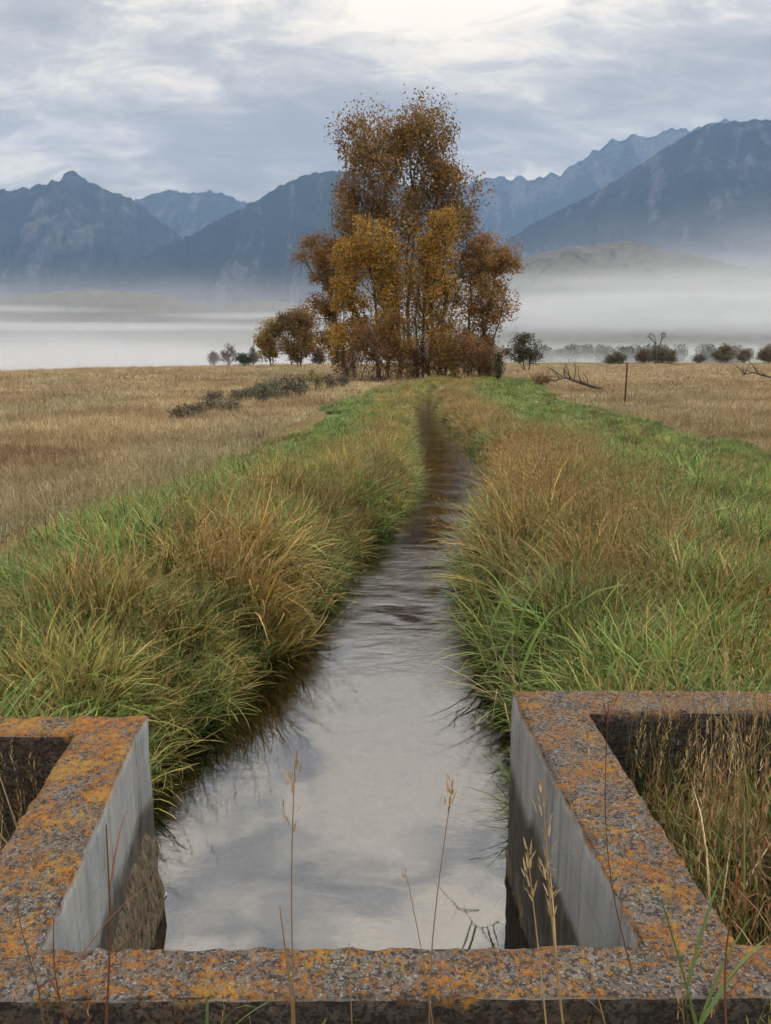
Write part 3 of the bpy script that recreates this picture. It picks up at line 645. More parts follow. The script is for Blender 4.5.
# ---------------------------------------------------------------- trees
def make_tree(name, label, cat, px, py, dist, crown, stems, leafc, nleaf, leaf=.13, bark=M_bark, seed=0, group=None, ry=1.0, cl=.75, leafmat=M_leaf, twig=True, spread=.9, droop=0, rootr=None):
    """crown: list of (px, py, rx px, ry px, clusters) in the picture's scale, turned into metres at its distance; stems: (dx m, height m, lean m)"""
    rg = np.random.default_rng(seed+3000); k = dist/F*1.0
    b = at_y(px, py, dist); b[2] = float(ground(b[0], b[1]))-.05
    root = empty(name, tuple(b), label, cat, group)
    cs = []
    for (cx, cy, rx, rz, n) in crown:
        c = at_y(cx, cy, dist)-b; R3 = np.array([rx*k, (rx*k)*ry, rz*k])
        pts = rg.normal(size=(n*3, 3)); pts /= np.linalg.norm(pts, axis=1)[:, None]; pts *= (rg.random(len(pts))[:, None]**.45)*R3; pts += c
        keep = []
        for p in pts:
            if len(keep) >= n: break
            if p[2] > cl*.12 and all(np.linalg.norm((p-q)/(cl*.75)) > .8 for q in keep[-40:]): keep.append(p)
        cs += keep
    cs = np.array(cs) if len(cs) else np.array([[0, 0, cl]])
    nodes = []; par = []
    def addp(pts, parent):
        for p in pts: nodes.append(np.array(p)); par.append(parent); parent = len(nodes)-1
        return parent
    hub = addp([np.array((0, 0, -.25))], -1)
    for (dx, hgt, ln) in stems:
        m = 14; s_ = np.linspace(0, 1, m); wob = np.cumsum(rg.normal(0, hgt*.010, (m, 2)), 0)
        dy = rg.normal(0, .25) if len(stems) > 1 else 0
        pts = np.stack([dx+ln*s_**1.3+wob[:, 0], dy+wob[:, 1]+rg.normal(0, .06)*hgt*s_, hgt*s_], -1); addp(pts, hub)
    cnt_end = []
    if len(cs):
        order = np.argsort(np.hypot(cs[:, 0], cs[:, 1])*1.0+cs[:, 2]*.15)
        for i in order:
            c = cs[i]; NA = np.array(nodes); d = c-NA; h = np.hypot(d[:, 0], d[:, 1]); cost = np.linalg.norm(d, axis=1)+np.where(d[:, 2] < h*.9, (h*.9-d[:, 2])*2.2, 0)
            j = int(np.argmin(cost)); p = NA[j]; m = max(2, int(np.linalg.norm(c-p)/.7)+1); s_ = (np.arange(1, m+1)/m)[:, None]
            arc = (c-p)*s_; arc[:, 2] += np.sin(s_[:, 0]*np.pi)*(.05)*np.linalg.norm(c-p); arc += rg.normal(0, .035, arc.shape)*np.linalg.norm(c-p)*np.sin(s_*np.pi)
            cnt_end.append(addp(p+arc, j))
    NA = np.array(nodes); par = np.array(par); cnt = np.ones(len(NA))*.25
    for i in cnt_end: cnt[i] += 1
    for i in range(len(NA)-1, -1, -1):
        if par[i] >= 0: cnt[par[i]] += cnt[i]*.97
    Rr = rootr or .19*math.sqrt(max(s[1] for s in stems)/8); rad = np.maximum(Rr*(cnt/cnt.max())**.5, .012*dist/50)
    A = Acc()
    idx = np.where(par >= 0)[0]
    for i in idx:
        a_, b_ = NA[par[i]], NA[i]; L = np.linalg.norm(b_-a_)
        if L < 1e-4: continue
        r0 = rad[par[i]] if rad[par[i]] < rad[i]*1.8 else rad[i]*1.15
        A.add(*tube(np.stack([a_-(b_-a_)/L*r0*.3, b_+(b_-a_)/L*rad[i]*.3]), np.array([r0, rad[i]]), 6))
    if twig:
        for c in cs:
            for q in range(5):
                e = c+rg.normal(0, cl*.55, 3); mid = (c+e)/2+rg.normal(0, .08, 3); A.add(*tube(np.stack([c, mid, e]), np.array([.014, .01, .006])*dist/50, 3))
    A.build('trunk', bark, root)
    if nleaf:
        if name == 'bush': leafc = [(tuple(1.7*q for q in c_[0]), c_[1]) for c_ in leafc]
        n = nleaf; ci = rg.integers(0, len(cs), n); wgt = rg.uniform(.5, 1.25, len(cs))
        p = cs[ci]+np.clip(rg.normal(0, 1, (n, 3)), -1.7, 1.7)*np.array([cl, cl, cl*.85])*.68*wgt[ci][:, None]
        p[:, 2] -= droop*rg.random(n)
        p = p[p[:, 2] > .05]; n = len(p); ci = ci[:n]
        a1 = rg.normal(size=(n, 3)); a1 /= np.linalg.norm(a1, axis=1)[:, None]; a2 = np.cross(a1, rg.normal(size=(n, 3))); a2 /= np.linalg.norm(a2, axis=1)[:, None]
        sz = (leaf*rg.uniform(.6, 1.25, n))[:, None]
        V = np.stack([p-a1*sz*.6, p+a2*sz*.42, p+a1*sz*.6, p-a2*sz*.42], 1).reshape(-1, 3); Fq = np.arange(n*4).reshape(-1, 4)
        cc = np.array([c_[0] for c_ in leafc]); ww = np.array([c_[1] for c_ in leafc]); pk = rg.choice(len(cc), n, p=ww/ww.sum())
        tone = rg.uniform(.82, 1.18, len(cs))[ci if len(ci) == n else 0]
        col = cc[pk]*(tone*rg.uniform(.75, 1.3, n))[:, None]
        col = np.concatenate([np.repeat(col, 4, 0), np.ones((n*4, 1))], 1)
        mesh_np('crown', V, Fq, leafmat, root, attrs={'col': ('FLOAT_COLOR', col)})
    return root
RB = [((0.286, 0.17, 0.063), 3), ((0.2, 0.121, 0.051), 3), ((0.382, 0.232, 0.075), 2), ((0.171, 0.143, 0.058), 1)]
GD = [((0.55, 0.323, 0.066), 3), ((0.413, 0.236, 0.053), 3), ((0.256, 0.161, 0.044), 1.5), ((0.354, 0.293, 0.079), 1.5)]
OR = [((0.367, 0.205, 0.072), 3), ((0.267, 0.152, 0.058), 3), ((0.44, 0.277, 0.089), 1.5), ((0.164, 0.116, 0.053), 1)]
TR = 'cottonwoods at the end of the ditch'
make_tree('cottonwood_tree', 'tallest cottonwood, rust brown airy crown on pale trunks above all other trees', 'tree', 415, 378, 58,
          [(374, 140, 36, 26, 40), (420, 134, 32, 26, 40), (395, 178, 50, 28, 50), (448, 190, 28, 24, 26), (352, 196, 18, 20, 12), (458, 212, 18, 14, 10), (395, 225, 44, 32, 34), (405, 285, 34, 40, 22), (438, 165, 18, 14, 10), (352, 222, 18, 16, 10), (447, 238, 24, 20, 16), (350, 252, 16, 22, 10), (462, 262, 18, 22, 10)],
          [(-.9, 14.5, -1.6), (-.2, 17, -.4), (.5, 16.5, .9), (1.0, 13.5, 2.2), (.3, 11, -.9)], RB, 38000, .155, M_bark_pale, 1, TR, 1.0, .85, rootr=.30)
make_tree('cottonwood_tree', 'golden orange leaved cottonwood of middle height, just left in front of the tallest one', 'tree', 385, 380, 54,
          [(368, 245, 24, 26, 20), (352, 290, 20, 34, 22), (388, 280, 24, 46, 28), (374, 335, 30, 26, 20), (350, 345, 20, 24, 12), (345, 258, 12, 14, 6)],
          [(-.5, 8.5, -.9), (.2, 9.2, .1), (.9, 7.5, .8)], GD, 20000, .135, M_bark, 2, TR, .9, .7)
make_tree('cottonwood_tree', 'golden leaved cottonwood right of the tallest trunk, reaching half its height', 'tree', 440, 379, 55,
          [(436, 255, 18, 34, 22), (440, 305, 24, 36, 22), (455, 340, 22, 26, 14), (444, 225, 12, 16, 7), (420, 300, 12, 40, 12)],
          [(.0, 9.0, .3), (.5, 7.5, .9)], GD, 14000, .135, M_bark, 3, TR, .9, .7)
make_tree('cottonwood_tree', 'rusty orange rounded cottonwood at the right end of the big clump', 'tree', 478, 378, 57,
          [(487, 262, 27, 22, 26), (478, 290, 34, 22, 26), (492, 318, 22, 20, 14), (470, 335, 24, 26, 18), (508, 272, 9, 12, 4), (490, 352, 16, 14, 8)],
          [(-.6, 7.6, -.2), (.1, 8.2, .8), (.7, 7.0, 1.4)], OR, 17000, .135, M_bark, 4, TR, .9, .68)
make_tree('cottonwood_tree', 'reddish brown airy cottonwood leaning at the left end of the big clump', 'tree', 348, 376, 60,
          [(322, 256, 24, 18, 18), (330, 285, 24, 24, 18), (345, 250, 16, 18, 9), (322, 312, 14, 14, 7), (340, 325, 16, 24, 10), (328, 345, 12, 14, 5)],
          [(0, 8.2, -1.5), (.5, 7.4, -.4)], OR[:2]+RB[:2], 18000, .12, M_bark, 5, TR, .9, .62)
BUSHL = [((0.255, 0.135, 0.072), 2), ((0.323, 0.18, 0.076), 1.4), ((0.153, 0.09, 0.068), 2), ((0.255, 0.18, 0.093), 1)]
def stems_fan(n, h, w, rg): return [(rg.uniform(-.35, .35)*w, h*rg.uniform(.75, 1.05), rg.uniform(-.5, .5)*w) for _ in range(n)]
rgb = np.random.default_rng(77)
make_tree('twiggy_shrub', 'bare purplish twiggy shrub at the foot of the clump, left side', 'shrub', 372, 384, 51, [(370, 355, 24, 24, 40), (366, 335, 16, 12, 12)], stems_fan(14, 3.2, 2.6, rgb), BUSHL, 3800, .08, M_twig, 6, None, .8, .42, rootr=.05)
make_tree('leafy_shrub', 'orange leaved shrub right of the bare purplish one at the tree foot', 'shrub', 392, 383, 52, [(396, 345, 18, 28, 22), (384, 330, 14, 20, 12)], stems_fan(8, 3.4, 1.6, rgb), OR, 6000, .10, M_twig, 7, None, .8, .5, rootr=.06)
make_tree('leafy_shrub', 'brown orange shrub under the rightmost tree of the clump', 'shrub', 466, 381, 53, [(466, 352, 22, 22, 24), (486, 358, 14, 14, 10)], stems_fan(9, 2.9, 2.0, rgb), BUSHL, 6500, .10, M_twig, 8, None, .8, .5, rootr=.06)
make_tree('dead_shrub', 'leafless dark brush between the two golden trees at the trunk base', 'shrub', 420, 381, 56, [(420, 345, 26, 28, 34)], stems_fan(12, 3.8, 2.6, rgb), BUSHL, 1500, .09, M_bark, 9, None, .8, .5, rootr=.10)
make_tree('leafy_shrub', 'tall tangled brown shrub hiding the trunks left of centre in the clump', 'shrub', 405, 382, 54, [(404, 352, 20, 24, 30), (420, 362, 14, 14, 14)], stems_fan(12, 3.4, 2.2, rgb), BUSHL, 5200, .10, M_twig, 15, None, .8, .5, rootr=.05)
make_tree('leafy_shrub', 'pale orange low shrub between the central trunks and the rightmost tree', 'shrub', 445, 382, 53, [(445, 362, 16, 16, 24), (440, 345, 12, 16, 12)], stems_fan(10, 2.8, 1.8, rgb), GD[1:]+BUSHL, 4600, .10, M_twig, 16, None, .8, .45, rootr=.05)
make_tree('twiggy_shrub', 'reddish twiggy brush at the far left foot of the big clump', 'shrub', 346, 379, 58, [(343, 362, 14, 12, 24), (350, 350, 10, 14, 12)], stems_fan(10, 2.3, 2.0, rgb), BUSHL, 2600, .10, M_twig, 17, None, .8, .45, rootr=.05)
make_tree('twiggy_shrub', 'thin grey twigs just left of the dark upright juniper', 'shrub', 488, 380, 54, [(488, 364, 12, 13, 24)], stems_fan(10, 2.0, 1.6, rgb), BUSHL, 1500, .09, M_twig, 18, None, .8, .4, rootr=.05)
DK = [((.055, .07, .038), 3), ((.09, .10, .05), 2), ((.15, .115, .07), .7)]
make_tree('juniper_bush', 'small dark upright juniper just right of the tree clump', 'bush', 498, 384, 48, [(498, 372, 6, 7, 12), (498, 362, 4, 6, 6), (500, 354, 2, 5, 3)], [(0, 1.8, 0)], DK, 2600, .06, M_bark, 10, None, 1, .22, M_needle, False, rootr=.05)
make_tree('dark_tree', 'dark green rounded tree low behind the right edge of the clump', 'tree', 524, 365, 88, [(518, 350, 12, 12, 14), (532, 353, 11, 9, 12), (524, 340, 7, 6, 5)], [(0, 2.8, -.3), (.4, 2.5, .5)], DK, 6500, .14, M_bark, 11, None, 1, .6, M_needle, False)
GL = 'autumn trees on the far edge of the left meadow'
make_tree('autumn_tree', 'left, yellower of the far autumn trees on the meadow edge', 'tree', 271, 363, 128, [(266, 338, 9, 10, 12), (274, 330, 8, 9, 9), (270, 352, 10, 9, 12)], [(0, 5.2, -.8), (.3, 5, .2)], [((.40, .29, .09), 3), ((.28, .21, .08), 2), ((.18, .13, .06), 1)], 7000, .24, M_bark, 12, GL, 1, .95)
make_tree('autumn_tree', 'larger brown of the far autumn trees, touching the yellower one on its left', 'tree', 296, 363, 126, [(292, 322, 14, 13, 20), (303, 322, 12, 16, 18), (296, 345, 17, 16, 26), (309, 340, 8, 12, 8)], [(-.7, 7.4, -.8), (.2, 8.2, .3), (.8, 7, 1.0)], [((.31, .20, .08), 3), ((.23, .15, .07), 3), ((.17, .13, .07), 1.5)], 15000, .24, M_bark, 13, GL, 1, 1.05)
make_tree('round_bush', 'small round blue green bush alone on the left meadow edge', 'bush', 244, 363, 125, [(244, 359, 6, 4, 16)], [(0, 1.0, 0)], [((.06, .09, .07), 2), ((.09, .12, .09), 1)], 3200, .14, M_bark, 14, None, 1, .55, M_needle, False)
for k, (x, y, w, h, d, lab) in enumerate([(228, 362, 11, 14, 330, 'faint grey tree half lost in fog left of the round bush'), (213, 362, 6, 8, 360, 'smallest ghostly tree in fog at the far left of the misty pair'), (253, 362, 5, 11, 300, 'thin misty bare tree right behind the round bush'), (318, 362, 7, 12, 210, 'hazy brown tree right of the far autumn trees')]):
    c = at_y(x, y-8, d); b0 = ground(c[0], c[1])
    make_tree('misty_tree', lab, 'tree', x, y, d, [(x-w*.4, y-h*.65, w*.35, h*.3, 7), (x+w*.1, y-h*.95, w*.3, h*.3, 6), (x+w*.55, y-h*.5, w*.35, h*.4, 7), (x, y-h*.25, w*.8, h*.3, 12)], [(0, c[2]-b0+1, 0), (.6, (c[2]-b0), .8)], [((.12, .09, .06), 1), ((.10, .06, .045), 1)], 1500, .36, M_bark, 20+k, None, 1, 1.2)
for k, (x, y, w, h, d, lab, cc, nl) in enumerate([
    (615, 362, 12, 10, 190, 'low dark bush at the left end of the row beyond the right meadow', DK, 3000),
    (645, 360, 10, 12, 205, 'brown grey bush touching the dead snag on its left', [((.12, .085, .06), 1), ((.08, .06, .045), 1)], 3000),
    (664, 360, 16, 13, 190, 'broad dark bush around the foot of the dead snag', DK+[((.11, .08, .05), 2)], 5200),
    (724, 359, 12, 15, 200, 'rounded olive brown bush right of the snag on the skyline', [((.09, .085, .06), 1), ((.12, .10, .06), 1)], 4200),
    (744, 359, 8, 10, 215, 'small twiggy pale bush right beside the rounded olive one', [((.14, .11, .08), 1)], 1300),
    (768, 358, 10, 12, 190, 'brown bush cut by the right picture edge on the skyline', [((.13, .095, .06), 1), ((.09, .07, .05), 1)], 3200),
    (700, 360, 7, 5, 205, 'lowest grey brush between the broad dark and rounded olive bushes', [((.12, .10, .08), 1)], 1000)]):
    w *= .9; h *= .85
    make_tree('bush', lab, 'bush', x, y, d, [(x-w*.4, y-h*.35, w*.6, h*.5, 16), (x+w*.4, y-h*.35, w*.6, h*.5, 16), (x, y-h*.7, w*.5, h*.35, 8), (x, y-h*.1, w*.9, h*.2, 10)], stems_fan(5, h*d/F*.8, w*d/F*.9, rgb), cc, nl, .26, M_bark, 40+k, None, 1, .8, M_needle, rootr=.10)
make_tree('dead_snag', 'bare forked dead tree standing up out of the broad dark bush', 'tree', 656, 360, 188, [(650, 336, 4, 3, 5), (663, 334, 3, 3, 4), (656, 345, 4, 4, 4)], [(0, 5.0, -.9), (.1, 5.6, .8), (0, 4, 0)], RB, 0, .1, M_bark, 60, None, 1, .8, rootr=.22)
make_tree('twiggy_shrub', 'low brown weed bush beside the fallen branches in the right meadow', 'shrub', 540, 385, 42, [(540, 380, 9, 4, 10)], stems_fan(8, .8, 1.2, rgb), BUSHL, 900, .06, M_twig, 61, None, 1, .25, rootr=.02)
# fallen branches
def fallen(px, py, dist, w, label, seed):
    rg = np.random.default_rng(seed); b = at_y(px, py, dist); b[2] = float(ground(b[0], b[1])); root = empty('fallen_branch', tuple(b), label, 'branch'); A = Acc()
    k = dist/F*w
    main = np.array([(-.5*k, 0, .45), (-.25*k, .1, .62), (0, .2, .42), (.25*k, .1, .22), (.5*k, 0, .08)]); A.add(*tube(main, np.array([.03, .05, .07, .08, .09]), 6))
    for q in range(12):
        u = rg.uniform(0, .85); p = np.array([np.interp(u*4, range(5), main[:, c]) for c in range(3)]); e = p+np.array([rg.normal(-.4, .5), rg.normal(0, .3), rg.uniform(.15, .9)]); A.add(*tube(np.stack([p, (p+e)/2+rg.normal(0, .06, 3), e]), np.array([.035, .024, .012]), 5))
    A.build('limb', M_bark, root)
fallen(578, 386, 38, 50, 'fallen dead branch with upturned twigs lying in the right meadow', 1)
fallen(765, 379, 52, 45, 'dark fallen log with twigs at the right picture edge in the meadow', 2)
fallen(668, 362, 150, 30, 'dead limbs lying far back below the skyline snag', 3)
# fence post
fp = at_z(625, 402, -.38); root = empty('fence_post', (fp[0], fp[1], -.42), 'thin rusty steel fence post standing alone in the right meadow', 'fence post')
ph = float(at_y(625, 363, fp[1])[2])+.42
A = Acc(); V = np.array([(x, y, z) for z in (0, ph) for x, y in ((-.028, -.004), (.028, -.004), (.028, .004), (.004, .004), (.004, .034), (-.004, .034), (-.004, .004), (-.028, .004))], float)
Fq = np.array([(i, (i+1) % 8, 8+(i+1) % 8, 8+i) for i in range(8)]+[(8, 9, 10, 15), (11, 12, 13, 14)]); A.add(V, Fq); A.build('shaft', M_rust, root, False)
A = Acc(); A.add(np.array([(x, y, zz) for zz in (.2, ph-.02) for x, y in ((-.006, -.008), (.006, -.008), (.006, -.0035), (-.006, -.0035))]), np.array([(0, 1, 5, 4), (1, 2, 6, 5), (3, 0, 4, 7), (4, 5, 6, 7)]))
for z in np.arange(.25, ph-.03, .12):
    A.add(np.array([(x, y, zz) for zz in (z, z+.025) for x, y in ((-.014, -.012), (.014, -.012), (.014, -.0035), (-.014, -.0035))]), np.array([(0, 1, 5, 4), (1, 2, 6, 5), (3, 0, 4, 7), (4, 5, 6, 7)]))
A.build('stud_row', M_rust, root, False)
# sagebrush row in the left meadow
SG = [((.13, .14, .10), 3), ((.22, .23, .18), 1.5), ((.10, .075, .055), 3)]
sgs = [(180, 420, 9, 8, 'lowest leftmost sagebrush of the row', 0), (196, 417, 10, 9, '', 0), (212, 412, 12, 9, '', 0), (228, 414, 14, 10, '', 1), (214, 402, 9, 7, '', 0), (240, 403, 10, 9, '', 0), (252, 400, 10, 9, '', 0),
       (262, 405, 12, 18, '', 1), (275, 402, 12, 18, '', 1), (288, 398, 13, 17, '', 0), (300, 397, 12, 16, '', 1), (316, 392, 12, 20, '', 2), (332, 390, 10, 12, '', 0), (344, 388, 8, 9, '', 0)]
for k, (x, y, w, h, lab, tone) in enumerate(sgs):
    w *= 1.35; h *= 1.35; X, Y = at_z(x, y, -.46); d = Y
    cc = [SG, SG[:2], [((.19, .23, .08), 2), ((.27, .25, .10), 1)]][tone]
    word = ['brownish', 'silvery', 'yellow green'][tone]
    before = sum(1 for q in sgs[:k] if q[5] == tone)
    ordn = ['leftmost', 'second from the left', 'third from the left', 'fourth from the left', 'fifth from the left', 'sixth from the left', 'seventh from the left', 'eighth from the left', 'ninth from the left', 'tenth from the left'][before]
    lab = f'{word} sagebrush, {ordn} of the {word} ones in the left meadow row' if tone < 2 else 'yellow green upright bush taller than its neighbours in the sagebrush row'
    make_tree('sagebrush', lab, 'shrub', x, y, d, [(x, y-h*.5, w*.6, h*.45, 14)], stems_fan(6, h*d/F*.7, w*d/F*.8, rgb), cc, 1500, .045, M_twig, 80+k, 'sagebrush row in the left meadow', 1, .20, M_needle, True, rootr=.018)

# ---------------------------------------------------------------- far woods in the valley (one mass)
rgw = np.random.default_rng(5); n = 240
azs = rgw.uniform(8, 30, n); ds = rgw.uniform(620, 900, n); ds[120:] = rgw.uniform(1100, 1700, n-120); azs[120:] = rgw.uniform(-32, 32, n-120)
V, Fq, CC = [], [], []; off = 0
for a, d in zip(azs, ds):
    X, Y = d*math.sin(R(a)), d*math.cos(R(a)); z = float(ground(X, Y)); h = rgw.uniform(9, 17); m = 260
    p = rgw.normal(size=(m, 3)); p /= np.linalg.norm(p, axis=1)[:, None]; p *= rgw.random((m, 1))**.4*np.array([h*.42, h*.42, h*.5]); p += (X, Y, z+h*.55)
    a1 = rgw.normal(size=(m, 3)); a1 /= np.linalg.norm(a1, axis=1)[:, None]; a2 = np.cross(a1, rgw.normal(size=(m, 3))); a2 /= np.linalg.norm(a2, axis=1)[:, None]; s_ = 1.2
    V.append(np.stack([p-a1*s_, p+a2*s_*.7, p+a1*s_, p-a2*s_*.7], 1).reshape(-1, 3)); c = np.array((.07, .065, .04))*rgw.uniform(.7, 1.4); CC.append(np.tile([*c, 1], (m*4, 1)))
V = np.concatenate(V); tag(mesh_np('far_wood', V, np.arange(len(V)).reshape(-1, 4), M_needle, attrs={'col': ('FLOAT_COLOR', np.concatenate(CC))}), 'dim tree belts on the valley floor half hidden in fog', 'wood', kind='stuff')

# ---------------------------------------------------------------- mountains
def mat_mountain(name, lo, hi, rockc, z0, z1, sc_=1.0):
    t = NT(name); P = t.geo(); sp = t.n('SeparateXYZ', {0: P}); nz = t.n('SeparateXYZ', {0: t.geo('Normal')}).outputs[2]
    n1 = t.noise(P, .004*sc_, 8, .65); n2 = t.noise(P, .0012*sc_, 6, .6)
    forest = t.ramp(n1, [(.35, lo), (.65, hi)])
    f = t.math('ADD', t.n('MapRange', {'Value': sp.outputs[2], 'From Min': z0, 'From Max': z1}).outputs[0], t.math('MULTIPLY', t.math('SUBTRACT', n2, .5), 1.3))
    f = t.math('ADD', f, t.math('MULTIPLY', t.math('SUBTRACT', .75, nz), 1.2))
    f = t.math('ADD', f, t.math('MULTIPLY', t.math('SUBTRACT', t.noise(P, .009*sc_, 6, .75), .5), 2.2))
    f = t.math('ADD', f, t.math('MULTIPLY', t.math('SUBTRACT', t.attr('rk', o='Fac'), .45), 2.2))
    n3 = t.noise(P, .016*sc_, 4, .7)
    rock = t.ramp(n3, [(.35, tuple(c*.5 for c in rockc)), (.65, rockc)])
    col = t.mix(t.ramp(f, [(.40, 0.0), (1.0, 1.0)]), forest, rock)
    return t.surf(t.pbsdf(col, .95, t.bump(n1, 1.0, 90/sc_), .05))
M_mt = mat_mountain('mountain_slopes', (.012, .018, .022), (.035, .045, .045), (.145, .15, .165), 1000, 3300)
M_foot = mat_mountain('foothill_grass', (.10, .095, .072), (.17, .155, .12), (.075, .075, .06), -100, 900, 5)
def mountain(name, prof, D, D0, back, amp, wl, mat, seed, jag=18, foot=-55, rows=150, cols=420, pw=1.15, fine=1.0):
    px = np.array([p[0] for p in prof], float); py = np.array([p[1] for p in prof], float)
    us = np.linspace(px[0], px[-1], cols); vy = np.interp(us, px, py)
    az = np.empty(cols); el = np.empty(cols)
    for i, (a, b) in enumerate(zip(us, vy)):
        d = ray(a, b); az[i] = math.atan2(d[0], d[1]); el[i] = d[2]/math.hypot(d[0], d[1])
    v = np.concatenate([np.linspace(0, 1, rows), 1+np.linspace(.02, .6, 24)])
    AZ, Vv = np.meshgrid(az, v); EL = np.broadcast_to(el, AZ.shape)
    Dc = D*(1+.07*fbm(az*6, az*0+seed, 3, seed))
    crest = H+Dc*el; crest = crest+jag*(1.6*fbm(az*90, az*0+2.2, 4, seed+9)+.6*np.abs(fbm(az*260, az*0+5.2, 3, seed+19)))
    dist = np.where(Vv <= 1, D0+(Dc-D0)*Vv, Dc+(Vv-1)*back)
    X, Y = dist*np.sin(AZ), dist*np.cos(AZ)
    front = (crest-foot)*np.clip(Vv, 0, 1)**pw; rear = (crest-foot)*(1-np.clip(Vv-1, 0, 1)*1.2)
    Z = foot+np.where(Vv <= 1, front, rear)
    # spurs run down the fall line: warp the noise domain
    wx = X+wl*.5*fbm(X/wl*.5, Y/wl*.5, 2, seed+3); wy_ = Y+wl*.5*fbm(X/wl*.5+9, Y/wl*.5, 2, seed+4)
    rd = ridged(wx/wl, wy_/wl*.55, 6, seed)
    env = np.clip(Vv*2.2, 0, 1)*np.clip((1-Vv)*2.2, 0, 1)**.75
    Z = Z-amp*(1-rd)*np.where(Vv <= 1, env, .4)*np.clip((crest-foot)/900, .1, 1.3)
    Z = Z+amp*.10*fine*fbm(X/wl*7, Y/wl*7, 4, seed+8)*np.where(Vv <= 1, env, .3)
    fine_r = ridged(wx/wl*3.2, wy_/wl*2.0, 4, seed+30)
    Z = Z-amp*.16*fine*(1-fine_r)*np.where(Vv <= 1, np.clip((1-Vv)*3, 0, 1)**.6*np.clip(Vv*3, 0, 1), .3)
    rk = np.clip(.42*rd+.58*fine_r, 0, 1)
    nr, nc = AZ.shape
    return tag(mesh_np(name, np.stack([X, Y, Z], -1), grid_faces(nr, nc), mat, smooth=True, attrs={'rk': ('FLOAT', rk.ravel())}), kind='structure')
mountain('mountain', [(-260, 215), (-120, 196), (-40, 200), (0, 190), (20, 189), (42, 186), (58, 179), (66, 175), (72, 169), (78, 175), (86, 181), (110, 192), (135, 201), (160, 222), (200, 250), (260, 285), (330, 310)], 9500, 5200, 5000, 850, 1500, M_mt, 11, 40)
mountain('mountain', [(60, 270), (100, 225), (135, 201), (150, 195), (170, 191), (182, 193), (195, 194), (210, 191), (225, 194), (245, 202), (270, 215), (320, 240), (420, 270)], 13000, 8000, 6000, 700, 1500, M_mt, 12, 45)
mountain('mountain', [(60, 300), (110, 278), (140, 258), (180, 240), (215, 222), (250, 204), (280, 187), (300, 177), (325, 172), (345, 171), (380, 176), (420, 192), (470, 222), (520, 255), (600, 290)], 8200, 4600, 4500, 800, 1350, M_mt, 13, 22)
mountain('mountain', [(330, 215), (400, 195), (450, 186), (472, 182), (485, 178), (500, 177), (508, 180), (518, 176), (528, 181), (545, 175), (560, 174), (578, 161), (600, 148), (612, 140), (625, 139), (638, 134), (652, 138), (664, 132), (680, 127), (690, 131), (720, 120), (771, 122), (900, 150)], 13500, 8500, 6000, 1000, 1600, M_mt, 14, 55)
mountain('mountain', [(420, 300), (480, 262), (500, 246), (525, 228), (560, 210), (600, 190), (640, 165), (662, 150), (688, 133), (705, 126), (730, 122), (750, 121), (765, 119), (800, 124), (880, 112), (1000, 150)], 8200, 4300, 5000, 820, 1350, M_mt, 15, 20)
mountain('foothill', [(440, 285), (500, 266), (540, 253), (570, 247), (600, 244), (622, 241), (640, 243), (670, 252), (700, 256), (740, 266), (800, 275), (900, 285)], 3900, 2600, 1500, 90, 420, M_foot, 16, 3, rows=90, pw=.9)
mountain('foothill', [(-200, 300), (0, 298), (60, 291), (110, 290), (140, 292), (170, 296), (215, 306), (260, 300), (300, 303), (360, 310), (440, 318)], 3400, 2500, 1200, 70, 380, M_foot, 17, 3, rows=90, pw=.9)

# ---------------------------------------------------------------- haze and fog
def vol_mat(name, col, dens, g):
    t = NT(name); return t.vol(t.n('VolumePrincipled', {'Color': (*col, 1), 'Density': dens, 'Anisotropy': g}).outputs[0])
def box(name, x0, x1, y0, y1, z0, z1, mat, label):
    V = np.array([(x, y, z) for z in (z0, z1) for x, y in ((x0, y0), (x1, y0), (x1, y1), (x0, y1))], float)
    Fq = np.array([(3, 2, 1, 0), (4, 5, 6, 7), (0, 1, 5, 4), (1, 2, 6, 5), (2, 3, 7, 6), (3, 0, 4, 7)])
    return tag(mesh_np(name, V, Fq, mat), label, 'haze', kind='stuff')
box('haze', -15000, 15000, -3200, 15500, -120, 3900, vol_mat('air_haze', (.38, .61, 1.0), 5.2e-5, .2), 'thin blue air haze over the whole valley')
def fog(c, r, dens, label, seed, amp=.15, nz=2.2, contrast=1.0):
    t = NT('fog_air'); O = t.scale(t.obj(), (1/r[0], 1/r[1], 1/r[2]))
    L = t.n('VectorMath', {0: O}, operation='LENGTH').outputs['Value']
    fall = t.n('MapRange', {'Value': L, 'From Min': 1.0, 'From Max': .35}, interpolation_type='SMOOTHSTEP').outputs[0]
    nn = t.noise(t.n('Mapping', {'Vector': O, 'Location': (seed, seed*.7, 0), 'Scale': (1, 1.6, .8)}).outputs[0], nz, 4, .6, .3)
    nn = t.n('MapRange', {'Value': nn, 'From Min': .5-.15/contrast, 'From Max': .5+.15/contrast, 'To Min': .12, 'To Max': 1.75}).outputs[0]
    d = t.math('MULTIPLY', t.math('MULTIPLY', fall, nn), dens)
    t.vol(t.n('VolumePrincipled', {'Color': (.89, .92, 1.0, 1), 'Density': d, 'Anisotropy': .35}).outputs[0])
    t.m.cycles.volume_step_rate = 1.0 if hasattr(t.m.cycles, 'volume_step_rate') else 0
    o = blob('fog_bank', (0, 0, 0), r, t.m, None, seed, 4, 0, 1.6); o.location = c
    return tag(o, label, 'fog', kind='stuff')
fog((-1150, 1900, -30), (1900, 1750, 135), .0012, 'white ground fog filling the valley beyond the left meadow', 70, nz=3.2, contrast=1.6)
fog((1200, 2400, 135), (1700, 1500, 100), .0018, 'white fog layer floating above the valley floor on the right', 71)
